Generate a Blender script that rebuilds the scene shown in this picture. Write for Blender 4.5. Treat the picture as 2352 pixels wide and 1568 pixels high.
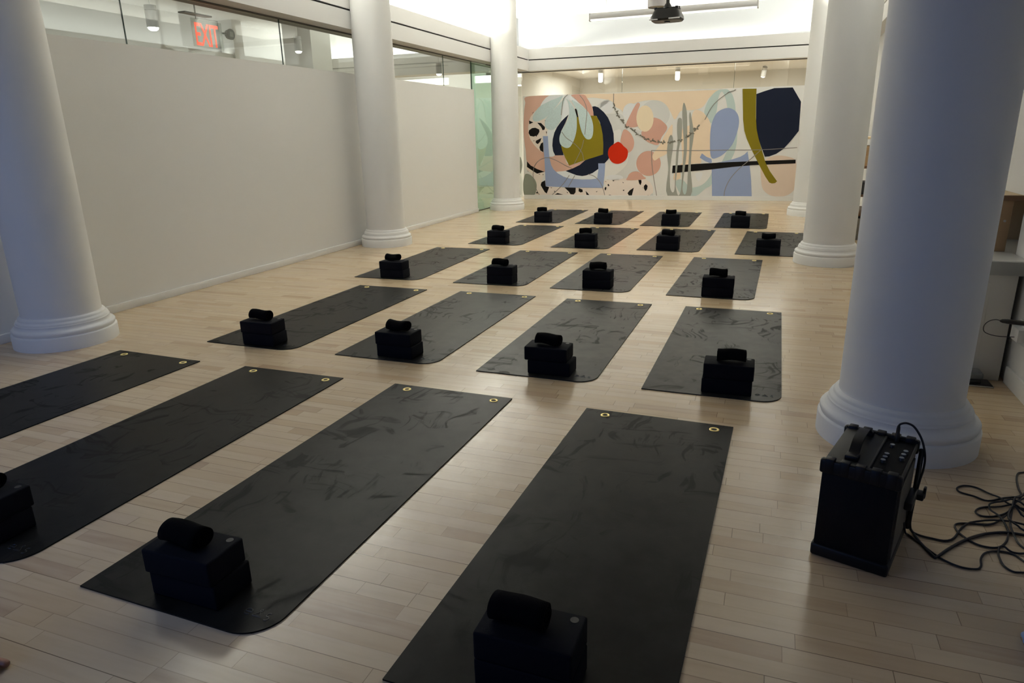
import bpy, bmesh, math, random, json
from mathutils import Vector, Matrix
from mathutils.geometry import tessellate_polygon
S = bpy.context.scene
for o in list(bpy.data.objects): bpy.data.objects.remove(o)
COL = S.collection
random.seed(7)

# ------------------------------------------------------------------ camera
cam_d = bpy.data.cameras.new('camera'); cam = bpy.data.objects.new('camera', cam_d); COL.objects.link(cam)
cam_d.sensor_width = 36; cam_d.sensor_fit = 'HORIZONTAL'; cam_d.lens = 1559.2 * 36 / 2352
cam_d.clip_start = .02; cam_d.clip_end = 100
R_, U_, F_ = Vector((.93739059, .34768956, -.02026921)), Vector((-.0830768, .27973921, .95647489)), Vector((-.33822643, .89490667, -.29110984))
cam.matrix_world = Matrix(((R_.x, U_.x, -F_.x, 0), (R_.y, U_.y, -F_.y, 0), (R_.z, U_.z, -F_.z, 1.24), (0, 0, 0, 1)))
S.camera = cam

# ------------------------------------------------------------------ world, exposure, light
w = bpy.data.worlds.new('world'); S.world = w; w.use_nodes = True
w.node_tree.nodes['Background'].inputs[0].default_value = (.5, .6, .9, 1)
w.node_tree.nodes['Background'].inputs[1].default_value = .02
S.view_settings.view_transform = 'Standard'; S.view_settings.look = 'None'
S.view_settings.gamma = 1; S.view_settings.use_curve_mapping = False
S.view_settings.exposure = 0.12
def area(name, loc, target, sx, sy, power, color):
    d = bpy.data.lights.new(name, 'AREA'); d.shape = 'RECTANGLE'; d.size = sx; d.size_y = sy; d.energy = power; d.color = color
    o = bpy.data.objects.new(name, d); COL.objects.link(o); o.location = loc
    o.rotation_euler = (Vector(target) - Vector(loc)).to_track_quat('-Z', 'Y').to_euler(); return o
def area_m(name, loc, xdir, zneg, sx, sy, power, color):
    d = bpy.data.lights.new(name, 'AREA'); d.shape = 'RECTANGLE'; d.size = sx; d.size_y = sy; d.energy = power; d.color = color
    o = bpy.data.objects.new(name, d); COL.objects.link(o)
    x = Vector(xdir).normalized(); z = -Vector(zneg).normalized(); y = z.cross(x).normalized()
    m = Matrix((x, y, z)).transposed().to_4x4(); m.translation = Vector(loc); o.matrix_world = m; return o
XL, XR = -4.627, 1.19          # left and right wall planes
YB, SB = 13.378, .0445         # back wall plane  Y = YB + SB * X
DF = .157                      # how far the fascia stands in front of the wall
ZT, ZS, ZF, ZG, ZLEDGE = 2.767, 2.579, 2.385, 2.372, 1.95
ZC = 3.35                      # ceiling
Y0 = -1.5                      # unseen dark wall added behind the camera
WARM = (1, 1.0, .90)
COVE = 19.0                    # watts per metre of cove
area_m('cove_light', (XL - .10, 9.3, ZT - .04), (0, 1, 0), (1.1, 0, 1), 7.0, .05, COVE * 1.9 * 7.0, WARM)
area_m('cove_light', (XL - .10, 4.0, ZT - .04), (0, 1, 0), (1.1, 0, 1), 3.3, .05, COVE * .95 * 3.3, WARM)
area_m('cove_light', ((XL + XR) / 2, YB + SB * -1.7 + .10, ZT - .04), (1, SB, 0), (0, -1.1, 1), 5.6, .05, COVE * .50 * 5.6, WARM)
area_m('cove_light', (XR + .10, 9.3, ZT - .04), (0, 1, 0), (-1.1, 0, 1), 7.4, .05, COVE * .95 * 7.4, WARM)
# blue light from unseen sources: low daylight behind the camera, then added overhead fill
area_m('window_daylight', (-2.5, Y0 + .05, .8), (1, 0, 0), (.1, 1, -.05), 2.6, 1.0, 15, (.20, .38, 1.0))
area_m('window_daylight', (-2.9, .3, 2.36), (1, 0, 0), (0, .12, -1), 2.8, 1.4, 20, (.50, .64, 1.0))  # added overhead fill to lift the near left floor
# coves of the neighbouring room, then added fill lights beyond both glass walls
area_m('cove_light', (-9.62, 8.0, ZT - .03), (0, 1, 0), (.12, 0, 1), 11, .06, 1.1 * 11, (1, 1, .95))
area_m('cove_light', (-7.2, 12.72, ZT - .03), (1, 0, 0), (0, -.12, 1), 4.4, .06, 5 * 4.4, (1, 1, .93))
area_m('room_light', (-7.2, 7.5, ZC - .05), (0, 1, 0), (0, 0, -1), 9, 1.2, 28, (1, 1, .93))  # added fill to brighten the neighbouring room, stands for no fixture
area_m('room_light', (-7.0, 14.7, ZC - .05), (1, 0, 0), (0, 0, -1), 3, 1.5, 90, (1, 1, .93))  # added fill to brighten what shows through the glass door
area_m('room_light', (-2, 15.8, 2.5), (1, 0, 0), (0, 0, -1), 5, 2, 210, (1, 1, .95))  # added fill to brighten the room behind the back wall

# ------------------------------------------------------------------ material helpers
def mat(name, col, rough=.5, metal=0, spec=.5, bump=0, bscale=200, var=0, vscale=3, coat=0):
    m = bpy.data.materials.new(name); m.use_nodes = True; nt = m.node_tree; b = nt.nodes['Principled BSDF']
    b.inputs['Base Color'].default_value = (*col, 1); b.inputs['Roughness'].default_value = rough
    b.inputs['Metallic'].default_value = metal; b.inputs['Specular IOR Level'].default_value = spec
    if coat: b.inputs['Coat Weight'].default_value = coat
    tc = nt.nodes.new('ShaderNodeTexCoord')
    if var:
        n = nt.nodes.new('ShaderNodeTexNoise'); n.inputs['Scale'].default_value = vscale; n.inputs['Detail'].default_value = 4
        nt.links.new(tc.outputs['Object'], n.inputs['Vector'])
        mx = nt.nodes.new('ShaderNodeMix'); mx.data_type = 'RGBA'
        mx.inputs[6].default_value = (*[c * (1 - var) for c in col], 1); mx.inputs[7].default_value = (*[min(1, c * (1 + var)) for c in col], 1)
        nt.links.new(n.outputs[0], mx.inputs[0]); nt.links.new(mx.outputs[2], b.inputs['Base Color'])
    if bump:
        n = nt.nodes.new('ShaderNodeTexNoise'); n.inputs['Scale'].default_value = bscale; n.inputs['Detail'].default_value = 3
        nt.links.new(tc.outputs['Object'], n.inputs['Vector'])
        bp = nt.nodes.new('ShaderNodeBump'); bp.inputs['Strength'].default_value = bump; bp.inputs['Distance'].default_value = .002
        nt.links.new(n.outputs[0], bp.inputs['Height']); nt.links.new(bp.outputs[0], b.inputs['Normal'])
    return m
def emit(name, col, s):
    m = bpy.data.materials.new(name); m.use_nodes = True; b = m.node_tree.nodes['Principled BSDF']
    b.inputs['Base Color'].default_value = (*col, 1); b.inputs['Emission Color'].default_value = (*col, 1); b.inputs['Emission Strength'].default_value = s
    return m
def glass(name, tint, refl=1.0, f0=.04):
    m = bpy.data.materials.new(name); m.use_nodes = True; nt = m.node_tree; nt.nodes.clear()
    out = nt.nodes.new('ShaderNodeOutputMaterial'); mix = nt.nodes.new('ShaderNodeMixShader')
    tr = nt.nodes.new('ShaderNodeBsdfTransparent'); tr.inputs[0].default_value = (*tint, 1)
    gl = nt.nodes.new('ShaderNodeBsdfGlossy'); gl.inputs['Roughness'].default_value = .0; gl.inputs[0].default_value = (1, 1, 1, 1)
    lw = nt.nodes.new('ShaderNodeLayerWeight'); po = nt.nodes.new('ShaderNodeMath'); po.operation = 'POWER'; po.inputs[1].default_value = 5
    fr = nt.nodes.new('ShaderNodeMath'); fr.operation = 'MULTIPLY_ADD'; fr.inputs[1].default_value = 1 - f0; fr.inputs[2].default_value = f0
    nt.links.new(lw.outputs['Facing'], po.inputs[0]); nt.links.new(po.outputs[0], fr.inputs[0])
    mu = nt.nodes.new('ShaderNodeMath'); mu.operation = 'MULTIPLY'; mu.inputs[1].default_value = refl
    nt.links.new(fr.outputs[0], mu.inputs[0]); nt.links.new(mu.outputs[0], mix.inputs[0])
    nt.links.new(tr.outputs[0], mix.inputs[1]); nt.links.new(gl.outputs[0], mix.inputs[2]); nt.links.new(mix.outputs[0], out.inputs[0])
    return m

class N:
    """tiny helper to write node maths"""
    def __init__(s, nt): s.nt = nt
    def n(s, t, **k):
        x = s.nt.nodes.new(t)
        for a, v in k.items(): setattr(x, a, v)
        return x
    def m(s, op, a, b=None, c=None):
        x = s.nt.nodes.new('ShaderNodeMath'); x.operation = op
        for i, v in enumerate((a, b, c)):
            if v is None: continue
            if isinstance(v, (int, float)): x.inputs[i].default_value = v
            else: s.nt.links.new(v, x.inputs[i])
        return x.outputs[0]
    def mix(s, f, a, b):
        x = s.nt.nodes.new('ShaderNodeMix'); x.data_type = 'RGBA'
        for i, v in ((0, f), (6, a), (7, b)):
            if isinstance(v, (int, float)): x.inputs[i].default_value = v
            elif isinstance(v, tuple): x.inputs[i].default_value = (*v, 1)
            else: s.nt.links.new(v, x.inputs[i])
        return x.outputs[2]
    def comb(s, x, y, z=0):
        c = s.nt.nodes.new('ShaderNodeCombineXYZ')
        for i, v in enumerate((x, y, z)):
            if isinstance(v, (int, float)): c.inputs[i].default_value = v
            else: s.nt.links.new(v, c.inputs[i])
        return c.outputs[0]
    def noise(s, vec, scale, detail=3, rough=.5):
        x = s.nt.nodes.new('ShaderNodeTexNoise'); x.inputs['Scale'].default_value = scale; x.inputs['Detail'].default_value = detail; x.inputs['Roughness'].default_value = rough
        s.nt.links.new(vec, x.inputs['Vector']); return x.outputs[0]
    def ramp(s, f, stops):
        x = s.nt.nodes.new('ShaderNodeValToRGB'); e = x.color_ramp.elements
        while len(e) > 1: e.remove(e[-1])
        e[0].position = stops[0][0]; e[0].color = (*stops[0][1], 1)
        for p, c in stops[1:]:
            k = e.new(p); k.color = (*c, 1)
        s.nt.links.new(f, x.inputs[0]); return x.outputs[0]
    def white(s, vec):
        x = s.nt.nodes.new('ShaderNodeTexWhiteNoise'); x.noise_dimensions = '3D'; s.nt.links.new(vec, x.inputs['Vector']); return x.outputs['Value'], x.outputs['Color']

def floor_material():
    m = bpy.data.materials.new('maple_strip_floor'); m.use_nodes = True; nt = m.node_tree; b = nt.nodes['Principled BSDF']; h = N(nt)
    tc = h.n('ShaderNodeTexCoord'); sp = h.n('ShaderNodeSeparateXYZ'); nt.links.new(tc.outputs['Object'], sp.inputs[0])
    x, y = sp.outputs[0], sp.outputs[1]
    BW = .0572
    yr = h.m('DIVIDE', y, BW); row = h.m('FLOOR', yr); fy = h.m('FRACT', yr)
    rv, rc = h.white(h.comb(row, 3.3, 0))
    rv2, _ = h.white(h.comb(row, 17.1, 5))
    ln = h.m('ADD', h.m('MULTIPLY', rv2, .26), .34)
    u = h.m('ADD', h.m('DIVIDE', x, ln), h.m('MULTIPLY', rv, 31.7))
    # slightly uneven joints along a row
    idx0 = h.m('FLOOR', u)
    iv, _ = h.white(h.comb(idx0, row, 9))
    fu0 = h.m('FRACT', u)
    cut = h.m('ADD', h.m('MULTIPLY', iv, .5), .3)
    part = h.m('GREATER_THAN', fu0, cut); half = h.m('GREATER_THAN', iv, .62)
    sub = h.m('MULTIPLY', part, half)
    idx = h.m('ADD', idx0, h.m('MULTIPLY', sub, .5))
    bv, bc = h.white(h.comb(idx, row, 0)); bv2, _ = h.white(h.comb(idx, row, 4.4)); bv3, _ = h.white(h.comb(idx, row, 8.8))
    dy = h.m('MULTIPLY', h.m('MINIMUM', fy, h.m('SUBTRACT', 1, fy)), BW)
    dx1 = h.m('MULTIPLY', h.m('MINIMUM', fu0, h.m('SUBTRACT', 1, fu0)), ln)
    dx2 = h.m('ADD', h.m('MULTIPLY', h.m('ABSOLUTE', h.m('SUBTRACT', fu0, cut)), ln), h.m('MULTIPLY', h.m('SUBTRACT', 1, half), 1.0))
    dx = h.m('MINIMUM', dx1, dx2)
    # seam strength varies from row to row and along it
    rowe, _ = h.white(h.comb(h.m('ROUND', yr), 2.2, 1))
    wob = h.noise(h.comb(h.m('MULTIPLY', x, 1.3), h.m('MULTIPLY', h.m('ROUND', yr), 3.7), 0), 1.0, 2)
    sw = h.m('MULTIPLY', h.m('POWER', rowe, 2.0), h.m('MULTIPLY', wob, 1.9))
    seam_y = h.m('MULTIPLY', h.m('LESS_THAN', dy, .0011), h.m('MINIMUM', h.m('ADD', sw, .22), 1))
    seam_x = h.m('MULTIPLY', h.m('LESS_THAN', dx, .0011), h.m('MINIMUM', h.m('ADD', h.m('MULTIPLY', bv3, .8), .15), 1))
    seam = h.m('MAXIMUM', seam_y, seam_x)
    # grain
    gv = h.comb(h.m('ADD', h.m('MULTIPLY', x, 1.6), h.m('MULTIPLY', bv, 40)), h.m('MULTIPLY', y, 22), h.m('MULTIPLY', bv2, 9))
    g = h.noise(gv, 2.2, 5, .55)
    g2 = h.noise(h.comb(h.m('ADD', h.m('MULTIPLY', x, 2.6), h.m('MULTIPLY', bv, 23)), h.m('MULTIPLY', y, 26), h.m('MULTIPLY', bv2, 5)), 1.5, 2, .5)
    base = h.ramp(bv, [(0, (.54, .395, .245)), (.10, (.59, .45, .29)), (.45, (.625, .49, .325)), (.75, (.645, .51, .345)), (1, (.61, .475, .325))])
    dark = h.mix(h.m('MULTIPLY', h.m('SUBTRACT', g, .5), .9), base, (.46, .33, .20))
    rare = h.m('MULTIPLY', h.m('GREATER_THAN', bv2, .93), h.m('MULTIPLY', g2, .9))
    dark = h.mix(rare, dark, (.40, .27, .17))
    dark = h.mix(h.m('MULTIPLY', h.m('POWER', g2, 4), .9), dark, (.38, .26, .16))
    big = h.noise(tc.outputs['Object'], .7, 2); spk = h.noise(h.comb(h.m('MULTIPLY', x, 1.0), h.m('MULTIPLY', y, 3.0), 0), 9, 2, .5)
    dark = h.mix(h.m('MULTIPLY', h.m('MAXIMUM', h.m('SUBTRACT', big, .45), 0), .5), dark, (.46, .37, .27))
    dark = h.mix(h.m('MULTIPLY', h.m('GREATER_THAN', spk, .80), .5), dark, (.20, .11, .06))
    col = h.mix(h.m('MULTIPLY', seam, .80), dark, (.09, .055, .03))
    nt.links.new(col, b.inputs['Base Color'])
    rg = h.m('ADD', h.m('MULTIPLY', h.noise(tc.outputs['Object'], 5, 3), .10), h.m('ADD', .13, h.m('MULTIPLY', bv3, .04)))
    nt.links.new(rg, b.inputs['Roughness']); b.inputs['Specular IOR Level'].default_value = .5
    bp = h.n('ShaderNodeBump'); bp.inputs['Strength'].default_value = .25; bp.inputs['Distance'].default_value = .001
    hh = h.m('SUBTRACT', h.m('MULTIPLY', g, .3), h.m('MULTIPLY', seam, 1.0)); nt.links.new(hh, bp.inputs['Height']); nt.links.new(bp.outputs[0], b.inputs['Normal'])
    return m

def mat_rubber(name, wear):
    m = bpy.data.materials.new(name); m.use_nodes = True; nt = m.node_tree; b = nt.nodes['Principled BSDF']; h = N(nt)
    tc = h.n('ShaderNodeTexCoord'); oi = h.n('ShaderNodeObjectInfo')
    ad = h.n('ShaderNodeVectorMath', operation='ADD'); sc = h.n('ShaderNodeVectorMath', operation='SCALE'); sc.inputs[0].default_value = (37, 53, 11)
    nt.links.new(oi.outputs['Random'], sc.inputs['Scale']); nt.links.new(tc.outputs['Object'], ad.inputs[0]); nt.links.new(sc.outputs[0], ad.inputs[1])
    P = ad.outputs[0]
    n1 = h.noise(P, 2.6, 5, .6); n2 = h.noise(P, 11, 4, .6)
    # scuffs: stretched along curved warped directions
    wp = h.n('ShaderNodeTexNoise'); wp.inputs['Scale'].default_value = 2.0; nt.links.new(P, wp.inputs['Vector'])
    wv = h.n('ShaderNodeVectorMath', operation='SCALE'); wv.inputs['Scale'].default_value = .5; nt.links.new(wp.outputs['Color'], wv.inputs[0])
    ad2 = h.n('ShaderNodeVectorMath', operation='ADD'); nt.links.new(P, ad2.inputs[0]); nt.links.new(wv.outputs[0], ad2.inputs[1])
    mp = h.n('ShaderNodeMapping'); mp.inputs['Scale'].default_value = (20, 3.0, 1); mp.inputs['Rotation'].default_value = (0, 0, .25); nt.links.new(ad2.outputs[0], mp.inputs['Vector'])
    s1 = h.noise(mp.outputs[0], 1.6, 3, .55)
    mp2 = h.n('ShaderNodeMapping'); mp2.inputs['Scale'].default_value = (2.5, 16, 1); mp2.inputs['Rotation'].default_value = (0, 0, -.5); nt.links.new(ad2.outputs[0], mp2.inputs['Vector'])
    s2 = h.noise(mp2.outputs[0], 1.5, 3, .5)
    patch = h.m('GREATER_THAN', h.noise(P, 3.0, 2), .50)
    sc1 = h.m('MULTIPLY', h.m('MULTIPLY', h.m('MAXIMUM', h.m('SUBTRACT', s1, .56), 0), 11), patch)
    sc2 = h.m('MULTIPLY', h.m('MULTIPLY', h.m('MAXIMUM', h.m('SUBTRACT', s2, .57), 0), 11), patch)
    scr = h.m('MINIMUM', h.m('ADD', sc1, sc2), 1)
    lo = .0045 + .004 * wear; hi = .007 + .034 * wear
    mot = h.n('ShaderNodeMapRange', interpolation_type='SMOOTHSTEP'); mot.inputs['From Min'].default_value = .36; mot.inputs['From Max'].default_value = .64
    nt.links.new(h.m('ADD', h.m('MULTIPLY', n1, .65), h.m('MULTIPLY', n2, .35)), mot.inputs['Value'])
    base = h.mix(mot.outputs[0], (lo, lo * .99, lo * .92), (hi, hi * .98, hi * .88))
    col = h.mix(h.m('MULTIPLY', scr, .10 + .75 * wear), base, (.010, .010, .009))
    nt.links.new(col, b.inputs['Base Color'])
    nt.links.new(h.m('ADD', .28, h.m('ADD', h.m('MULTIPLY', n1, .14), h.m('MULTIPLY', scr, .2))), b.inputs['Roughness'])
    b.inputs['Specular IOR Level'].default_value = .08 + .04 * wear
    fine = h.noise(P, 420, 2); bp = h.n('ShaderNodeBump'); bp.inputs['Strength'].default_value = .15; bp.inputs['Distance'].default_value = .001
    nt.links.new(fine, bp.inputs['Height']); nt.links.new(bp.outputs[0], b.inputs['Normal'])
    return m

MAT = dict(
    wall=mat('white_wall_paint', (.78, .77, .74), .75, bump=.12, bscale=90),
    trim=mat('white_trim_paint', (.80, .79, .76), .5),
    column=mat('white_column_paint', (.78, .775, .75), .6, bump=.15, bscale=60),
    ceiling=mat('white_ceiling_paint', (.82, .81, .79), .8),
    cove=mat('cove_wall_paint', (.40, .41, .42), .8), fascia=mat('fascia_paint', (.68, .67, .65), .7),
    beige=mat('beige_wall_paint', (.62, .61, .57), .8),
    dark=mat('dark_gap', (.015, .013, .010), .7),
    channel=mat('bronze_channel', (.10, .09, .07), .5),
    glass=glass('clear_glass', (.93, .96, .94)), glass_back=glass('clear_glass_back', (.95, .95, .92), 1.6),
    gdoor=glass('green_edge_glass', (.66, .79, .71), 1.3), gedge=mat('glass_edge', (.06, .12, .09), .2),
    floor=floor_material(), m0=mat_rubber('black_mat_rubber', .25), m1=mat_rubber('worn_mat_rubber', 1.0), m2=mat_rubber('lightly_worn_mat_rubber', .6),
    brass=mat('brass', (.80, .66, .28), .35, 1), foam=mat('black_foam', (.0035, .0042, .0078), .8, spec=.12, bump=.3, bscale=500),
    cloth=mat('black_cloth', (.003, .003, .0035), .95, spec=.05, bump=.5, bscale=300), badge=mat('grey_badge', (.010, .011, .013), .5),
    logo=mat('grey_embossed_logo', (.15, .15, .13), .5), logod=mat('dark_embossed_logo', (.011, .011, .011), .4),
    ampb=mat('black_amp_vinyl', (.0035, .0035, .004), .6, spec=.2, bump=.4, bscale=400), ampg=mat('dark_grey_panel', (.018, .018, .016), .5), guard=mat('black_moulded_guard', (.006, .006, .0065), .45, spec=.3),
    knobcap=mat('grey_knob_cap', (.30, .31, .32), .4), steel=mat('steel', (.45, .45, .46), .3, 1), blackp=mat('black_plastic', (.012, .012, .012), .4),
    cable=mat('black_cable_rubber', (.010, .010, .012), .5), plaster=mat('white_plastic', (.72, .72, .72), .4),
    wood=mat('plywood', (.42, .27, .14), .5, var=.18, vscale=6), woodd=mat('dark_wood_edge', (.16, .085, .04), .5), woodl=mat('pale_wood', (.62, .47, .28), .45, var=.1, vscale=5),
    counter=mat('white_countertop', (.72, .72, .70), .35), cedge=mat('grey_counter_edge', (.34, .34, .33), .5, var=.15, vscale=6), cab=mat('white_cabinet_paint', (.62, .60, .56), .55),
    device=mat('grey_device_plastic', (.16, .17, .18), .4), skin=mat('skin', (.30, .14, .09), .5), legging=mat('dark_legging', (.02, .02, .03), .8),
    blue=mat('pale_blue_cloth', (.38, .50, .66), .85, bump=.6, bscale=120), red=emit('exit_red', (1, .12, .06), 1.0), sign=glass('exit_acrylic', (.86, .88, .86), 1.5),
    lamp=emit('lamp_disc', (1, .98, .92), 9), stone=mat('grey_mottled_bag', (.13, .12, .10), .8, var=.5, vscale=18), grey=mat('grey_shade', (.50, .50, .48), .7), lens=mat('lens', (.02, .02, .02), .1),
)

# ------------------------------------------------------------------ mesh helpers
def link(name, me, m, parent=None, loc=None):
    o = bpy.data.objects.new(name, me); COL.objects.link(o)
    if m is not None and not me.materials: me.materials.append(m)
    if parent is not None: o.parent = parent
    if loc is not None: o.location = loc
    return o
def fin(bm, name, m, parent=None, smooth=False, angle=None, loc=None):
    bmesh.ops.recalc_face_normals(bm, faces=bm.faces)
    me = bpy.data.meshes.new(name); bm.to_mesh(me); bm.free()
    if smooth:
        for p in me.polygons: p.use_smooth = True
        if angle: me.set_sharp_from_angle(angle=math.radians(angle))
    return link(name, me, m, parent, loc)
def box(bm, x0, x1, y0, y1, z0, z1, bev=0, seg=2):
    r = bmesh.ops.create_cube(bm, size=1); vs = r['verts']
    for v in vs: v.co = Vector((x0 + (v.co.x + .5) * (x1 - x0), y0 + (v.co.y + .5) * (y1 - y0), z0 + (v.co.z + .5) * (z1 - z0)))
    if bev:
        es = list({e for v in vs for e in v.link_edges})
        bmesh.ops.bevel(bm, geom=es, offset=bev, segments=seg, profile=.5, affect='EDGES')
def boxo(name, m, x0, x1, y0, y1, z0, z1, bev=0, parent=None, seg=2):
    bm = bmesh.new(); box(bm, x0, x1, y0, y1, z0, z1, bev, seg); return fin(bm, name, m, parent, bev > 0, 40)
def lathe(bm, prof, n=64, cx=0, cy=0, cap=True):
    rings = []
    for r, z in prof: rings.append([bm.verts.new((cx + r * math.cos(2 * math.pi * i / n), cy + r * math.sin(2 * math.pi * i / n), z)) for i in range(n)])
    for a, b in zip(rings, rings[1:]):
        for i in range(n): bm.faces.new((a[i], a[(i + 1) % n], b[(i + 1) % n], b[i]))
    if cap:
        bm.faces.new(rings[0][::-1]); bm.faces.new(rings[-1])
def smooth_path(pts, sub=6, closed=False):
    out = []; n = len(pts); P = [Vector(p) for p in pts]
    for i in range(n if closed else n - 1):
        p0 = P[(i - 1) % n] if closed or i > 0 else P[i]; p1 = P[i]; p2 = P[(i + 1) % n]; p3 = P[(i + 2) % n] if closed or i + 2 < n else p2
        for k in range(sub):
            t = k / sub; out.append(.5 * ((2 * p1) + (p2 - p0) * t + (2 * p0 - 5 * p1 + 4 * p2 - p3) * t * t + (3 * p1 - p0 - 3 * p2 + p3) * t ** 3))
    if not closed: out.append(P[-1])
    return out
def tube(bm, pts, r, n=8, caps=True):
    pts = [Vector(p) for p in pts]; rings = []; up = None
    for i, p in enumerate(pts):
        t = (pts[min(i + 1, len(pts) - 1)] - pts[max(i - 1, 0)]).normalized()
        if up is None: up = Vector((0, 0, 1)) if abs(t.z) < .9 else Vector((1, 0, 0))
        a = t.cross(up)
        if a.length < 1e-5: a = t.cross(Vector((0, 1, 0)))
        a.normalize(); b = a.cross(t).normalized(); up = b
        rr = r[i] if isinstance(r, (list, tuple)) else r
        rings.append([bm.verts.new(p + a * rr * math.cos(2 * math.pi * k / n) + b * rr * math.sin(2 * math.pi * k / n)) for k in range(n)])
    for A, B in zip(rings, rings[1:]):
        for k in range(n): bm.faces.new((A[k], A[(k + 1) % n], B[(k + 1) % n], B[k]))
    if caps: bm.faces.new(rings[0][::-1]); bm.faces.new(rings[-1])
def thing(name, label, cat, loc=(0, 0, 0), rz=0, group=None):
    o = bpy.data.objects.new(name, None); COL.objects.link(o); o.location = loc; o.rotation_euler = (0, 0, rz); o.empty_display_size = .05
    return tag(o, label, cat, group)
def tag(o, label, cat, group=None):
    o['label'] = label; o['category'] = cat
    if group: o['group'] = group
    return o
def struct(o): o['kind'] = 'structure'; return o
def copy_tree(o, parent=None):
    c = o.copy(); COL.objects.link(c); c.parent = parent
    for k in ('label', 'category', 'group'):
        if parent is not None and k in c: pass
    for ch in list(o.children): copy_tree(ch, c)
    return c
def yb(x, off=0): return YB + SB * x - off

# ------------------------------------------------------------------ setting
struct(boxo('floor', MAT['floor'], -11, 3.2, Y0 - .1, 19, -.05, 0))
struct(boxo('ceiling', MAT['ceiling'], -11, 3.2, Y0 - .1, 19, ZC, ZC + .1))
struct(boxo('ceiling_bulkhead', mat('grey_bulkhead_paint', (.16, .16, .17), .8), XL - .14, XR + .14, Y0, 2.3, 2.42, ZC))  # unseen block added to keep ceiling light off the near columns
# left wall: white lining board in front of the glass, up to the ledge
struct(boxo('wall_left', MAT['wall'], XL - .03, XL, Y0, 10.745, 0, ZLEDGE))
struct(boxo('baseboard_left', MAT['trim'], XL, XL + .016, Y0, 10.745, 0, .062, .004))
seams = [Y0, .57, 2.4, 4.23, 6.06, 7.90, 9.735, 10.752]
for i, (a, b) in enumerate(zip(seams, seams[1:])):
    o = struct(boxo('window_%d' % (i + 1), MAT['glass'], XL - .052, XL - .042, a + .003, b - .003, .01, ZG))
    e = boxo('pane_edge', MAT['gedge'], XL - .053, XL - .041, b - .003, b + .001, ZLEDGE - .05, ZG, parent=o)
d = struct(boxo('door_1', MAT['gdoor'], XL - .052, XL - .040, 10.762, 12.05, .012, ZG - .004))
boxo('door_edge', MAT['gedge'], XL - .054, XL - .038, 10.752, 10.762, .012, ZG - .004, parent=d)
boxo('door_rail', MAT['grey'], XL - .060, XL - .030, 10.762, 11.35, ZG - .002, ZG + .066, .003, parent=d)
boxo('door_sill', MAT['channel'], XL - .058, XL - .034, 10.762, 12.05, 0, .012, parent=d)
struct(boxo('window_9', MAT['glass'], XL - .052, XL - .042, 12.06, yb(XL), .01, ZG))
struct(boxo('trim_1', MAT['channel'], XL - .062, XL - .032, Y0, yb(XL) + .05, ZG, ZG + .012))
# fascias with a dark slot, soffit behind, cove behind them, cove rear walls
def fascia(name, side):
    bm = bmesh.new()
    s = 1 if side == 'l' else -1
    xf = XL + DF if side == 'l' else XR - DF
    xr = XL - .14 if side == 'l' else XR + .14
    y1 = yb(xf, DF)
    def bx(xa, xb, z0, z1, ya=Y0, yb_=y1): box(bm, min(xa, xb), max(xa, xb), ya, yb_, z0, z1)
    bx(xf, xf - s * .02, ZS + .010, ZT); bx(xf, xf - s * .02, ZF, ZS - .010)
    bx(xf - s * .02, xr, ZF, ZF + .02)                     # soffit
    bx(xf - s * .02, xr, ZT - .09, ZT - .07)               # cove tray
    return struct(fin(bm, name, MAT['fascia']))
fascia('trim_2', 'l'); fascia('trim_3', 'r')
def bandx(name, m, x0, x1, off0, off1, z0, z1):
    """box parallel to the back wall"""
    bm = bmesh.new(); v = []
    for z in (z0, z1):
        for x, o_ in ((x0, off0), (x1, off0), (x1, off1), (x0, off1)): v.append(bm.verts.new((x, yb(x, o_), z)))
    for f in ((0, 1, 2, 3), (4, 5, 6, 7), (0, 1, 5, 4), (1, 2, 6, 5), (2, 3, 7, 6), (3, 0, 4, 7)): bm.faces.new([v[i] for i in f])
    return bm
def addband(bm, x0, x1, off0, off1, z0, z1):
    v = []
    for z in (z0, z1):
        for x, o_ in ((x0, off0), (x1, off0), (x1, off1), (x0, off1)): v.append(bm.verts.new((x, yb(x, o_), z)))
    for f in ((0, 1, 2, 3), (4, 5, 6, 7), (0, 1, 5, 4), (1, 2, 6, 5), (2, 3, 7, 6), (3, 0, 4, 7)): bm.faces.new([v[i] for i in f])
bm = bmesh.new()
xa, xb_ = XL + DF - .02, XR - DF + .02
addband(bm, xa, xb_, DF, DF - .02, ZS + .010, ZT); addband(bm, xa, xb_, DF, DF - .02, ZF, ZS - .010)
addband(bm, xa, xb_, DF - .02, -.14, ZF, ZF + .02); addband(bm, xa, xb_, DF - .02, -.14, ZT - .09, ZT - .07)
struct(fin(bm, 'trim_4', MAT['fascia']))
bm = bmesh.new()                                            # dark backing inside the air slots
box(bm, XL + DF - .035, XL + DF - .021, Y0, yb(XL) - DF, ZS - .03, ZS + .03); box(bm, XR - DF + .021, XR - DF + .035, Y0, yb(XR) - DF, ZS - .03, ZS + .03)
addband(bm, xa + .02, xb_ - .02, DF - .021, DF - .035, ZS - .03, ZS + .03)
struct(fin(bm, 'trim_5', MAT['dark']))
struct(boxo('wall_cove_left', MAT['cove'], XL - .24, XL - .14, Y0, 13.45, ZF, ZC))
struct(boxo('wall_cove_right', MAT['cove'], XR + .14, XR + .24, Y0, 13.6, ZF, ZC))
bm = bmesh.new(); addband(bm, XL - .24, XR + .24, -.14, -.24, ZF, ZC); struct(fin(bm, 'wall_cove_back', MAT['cove']))
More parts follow.
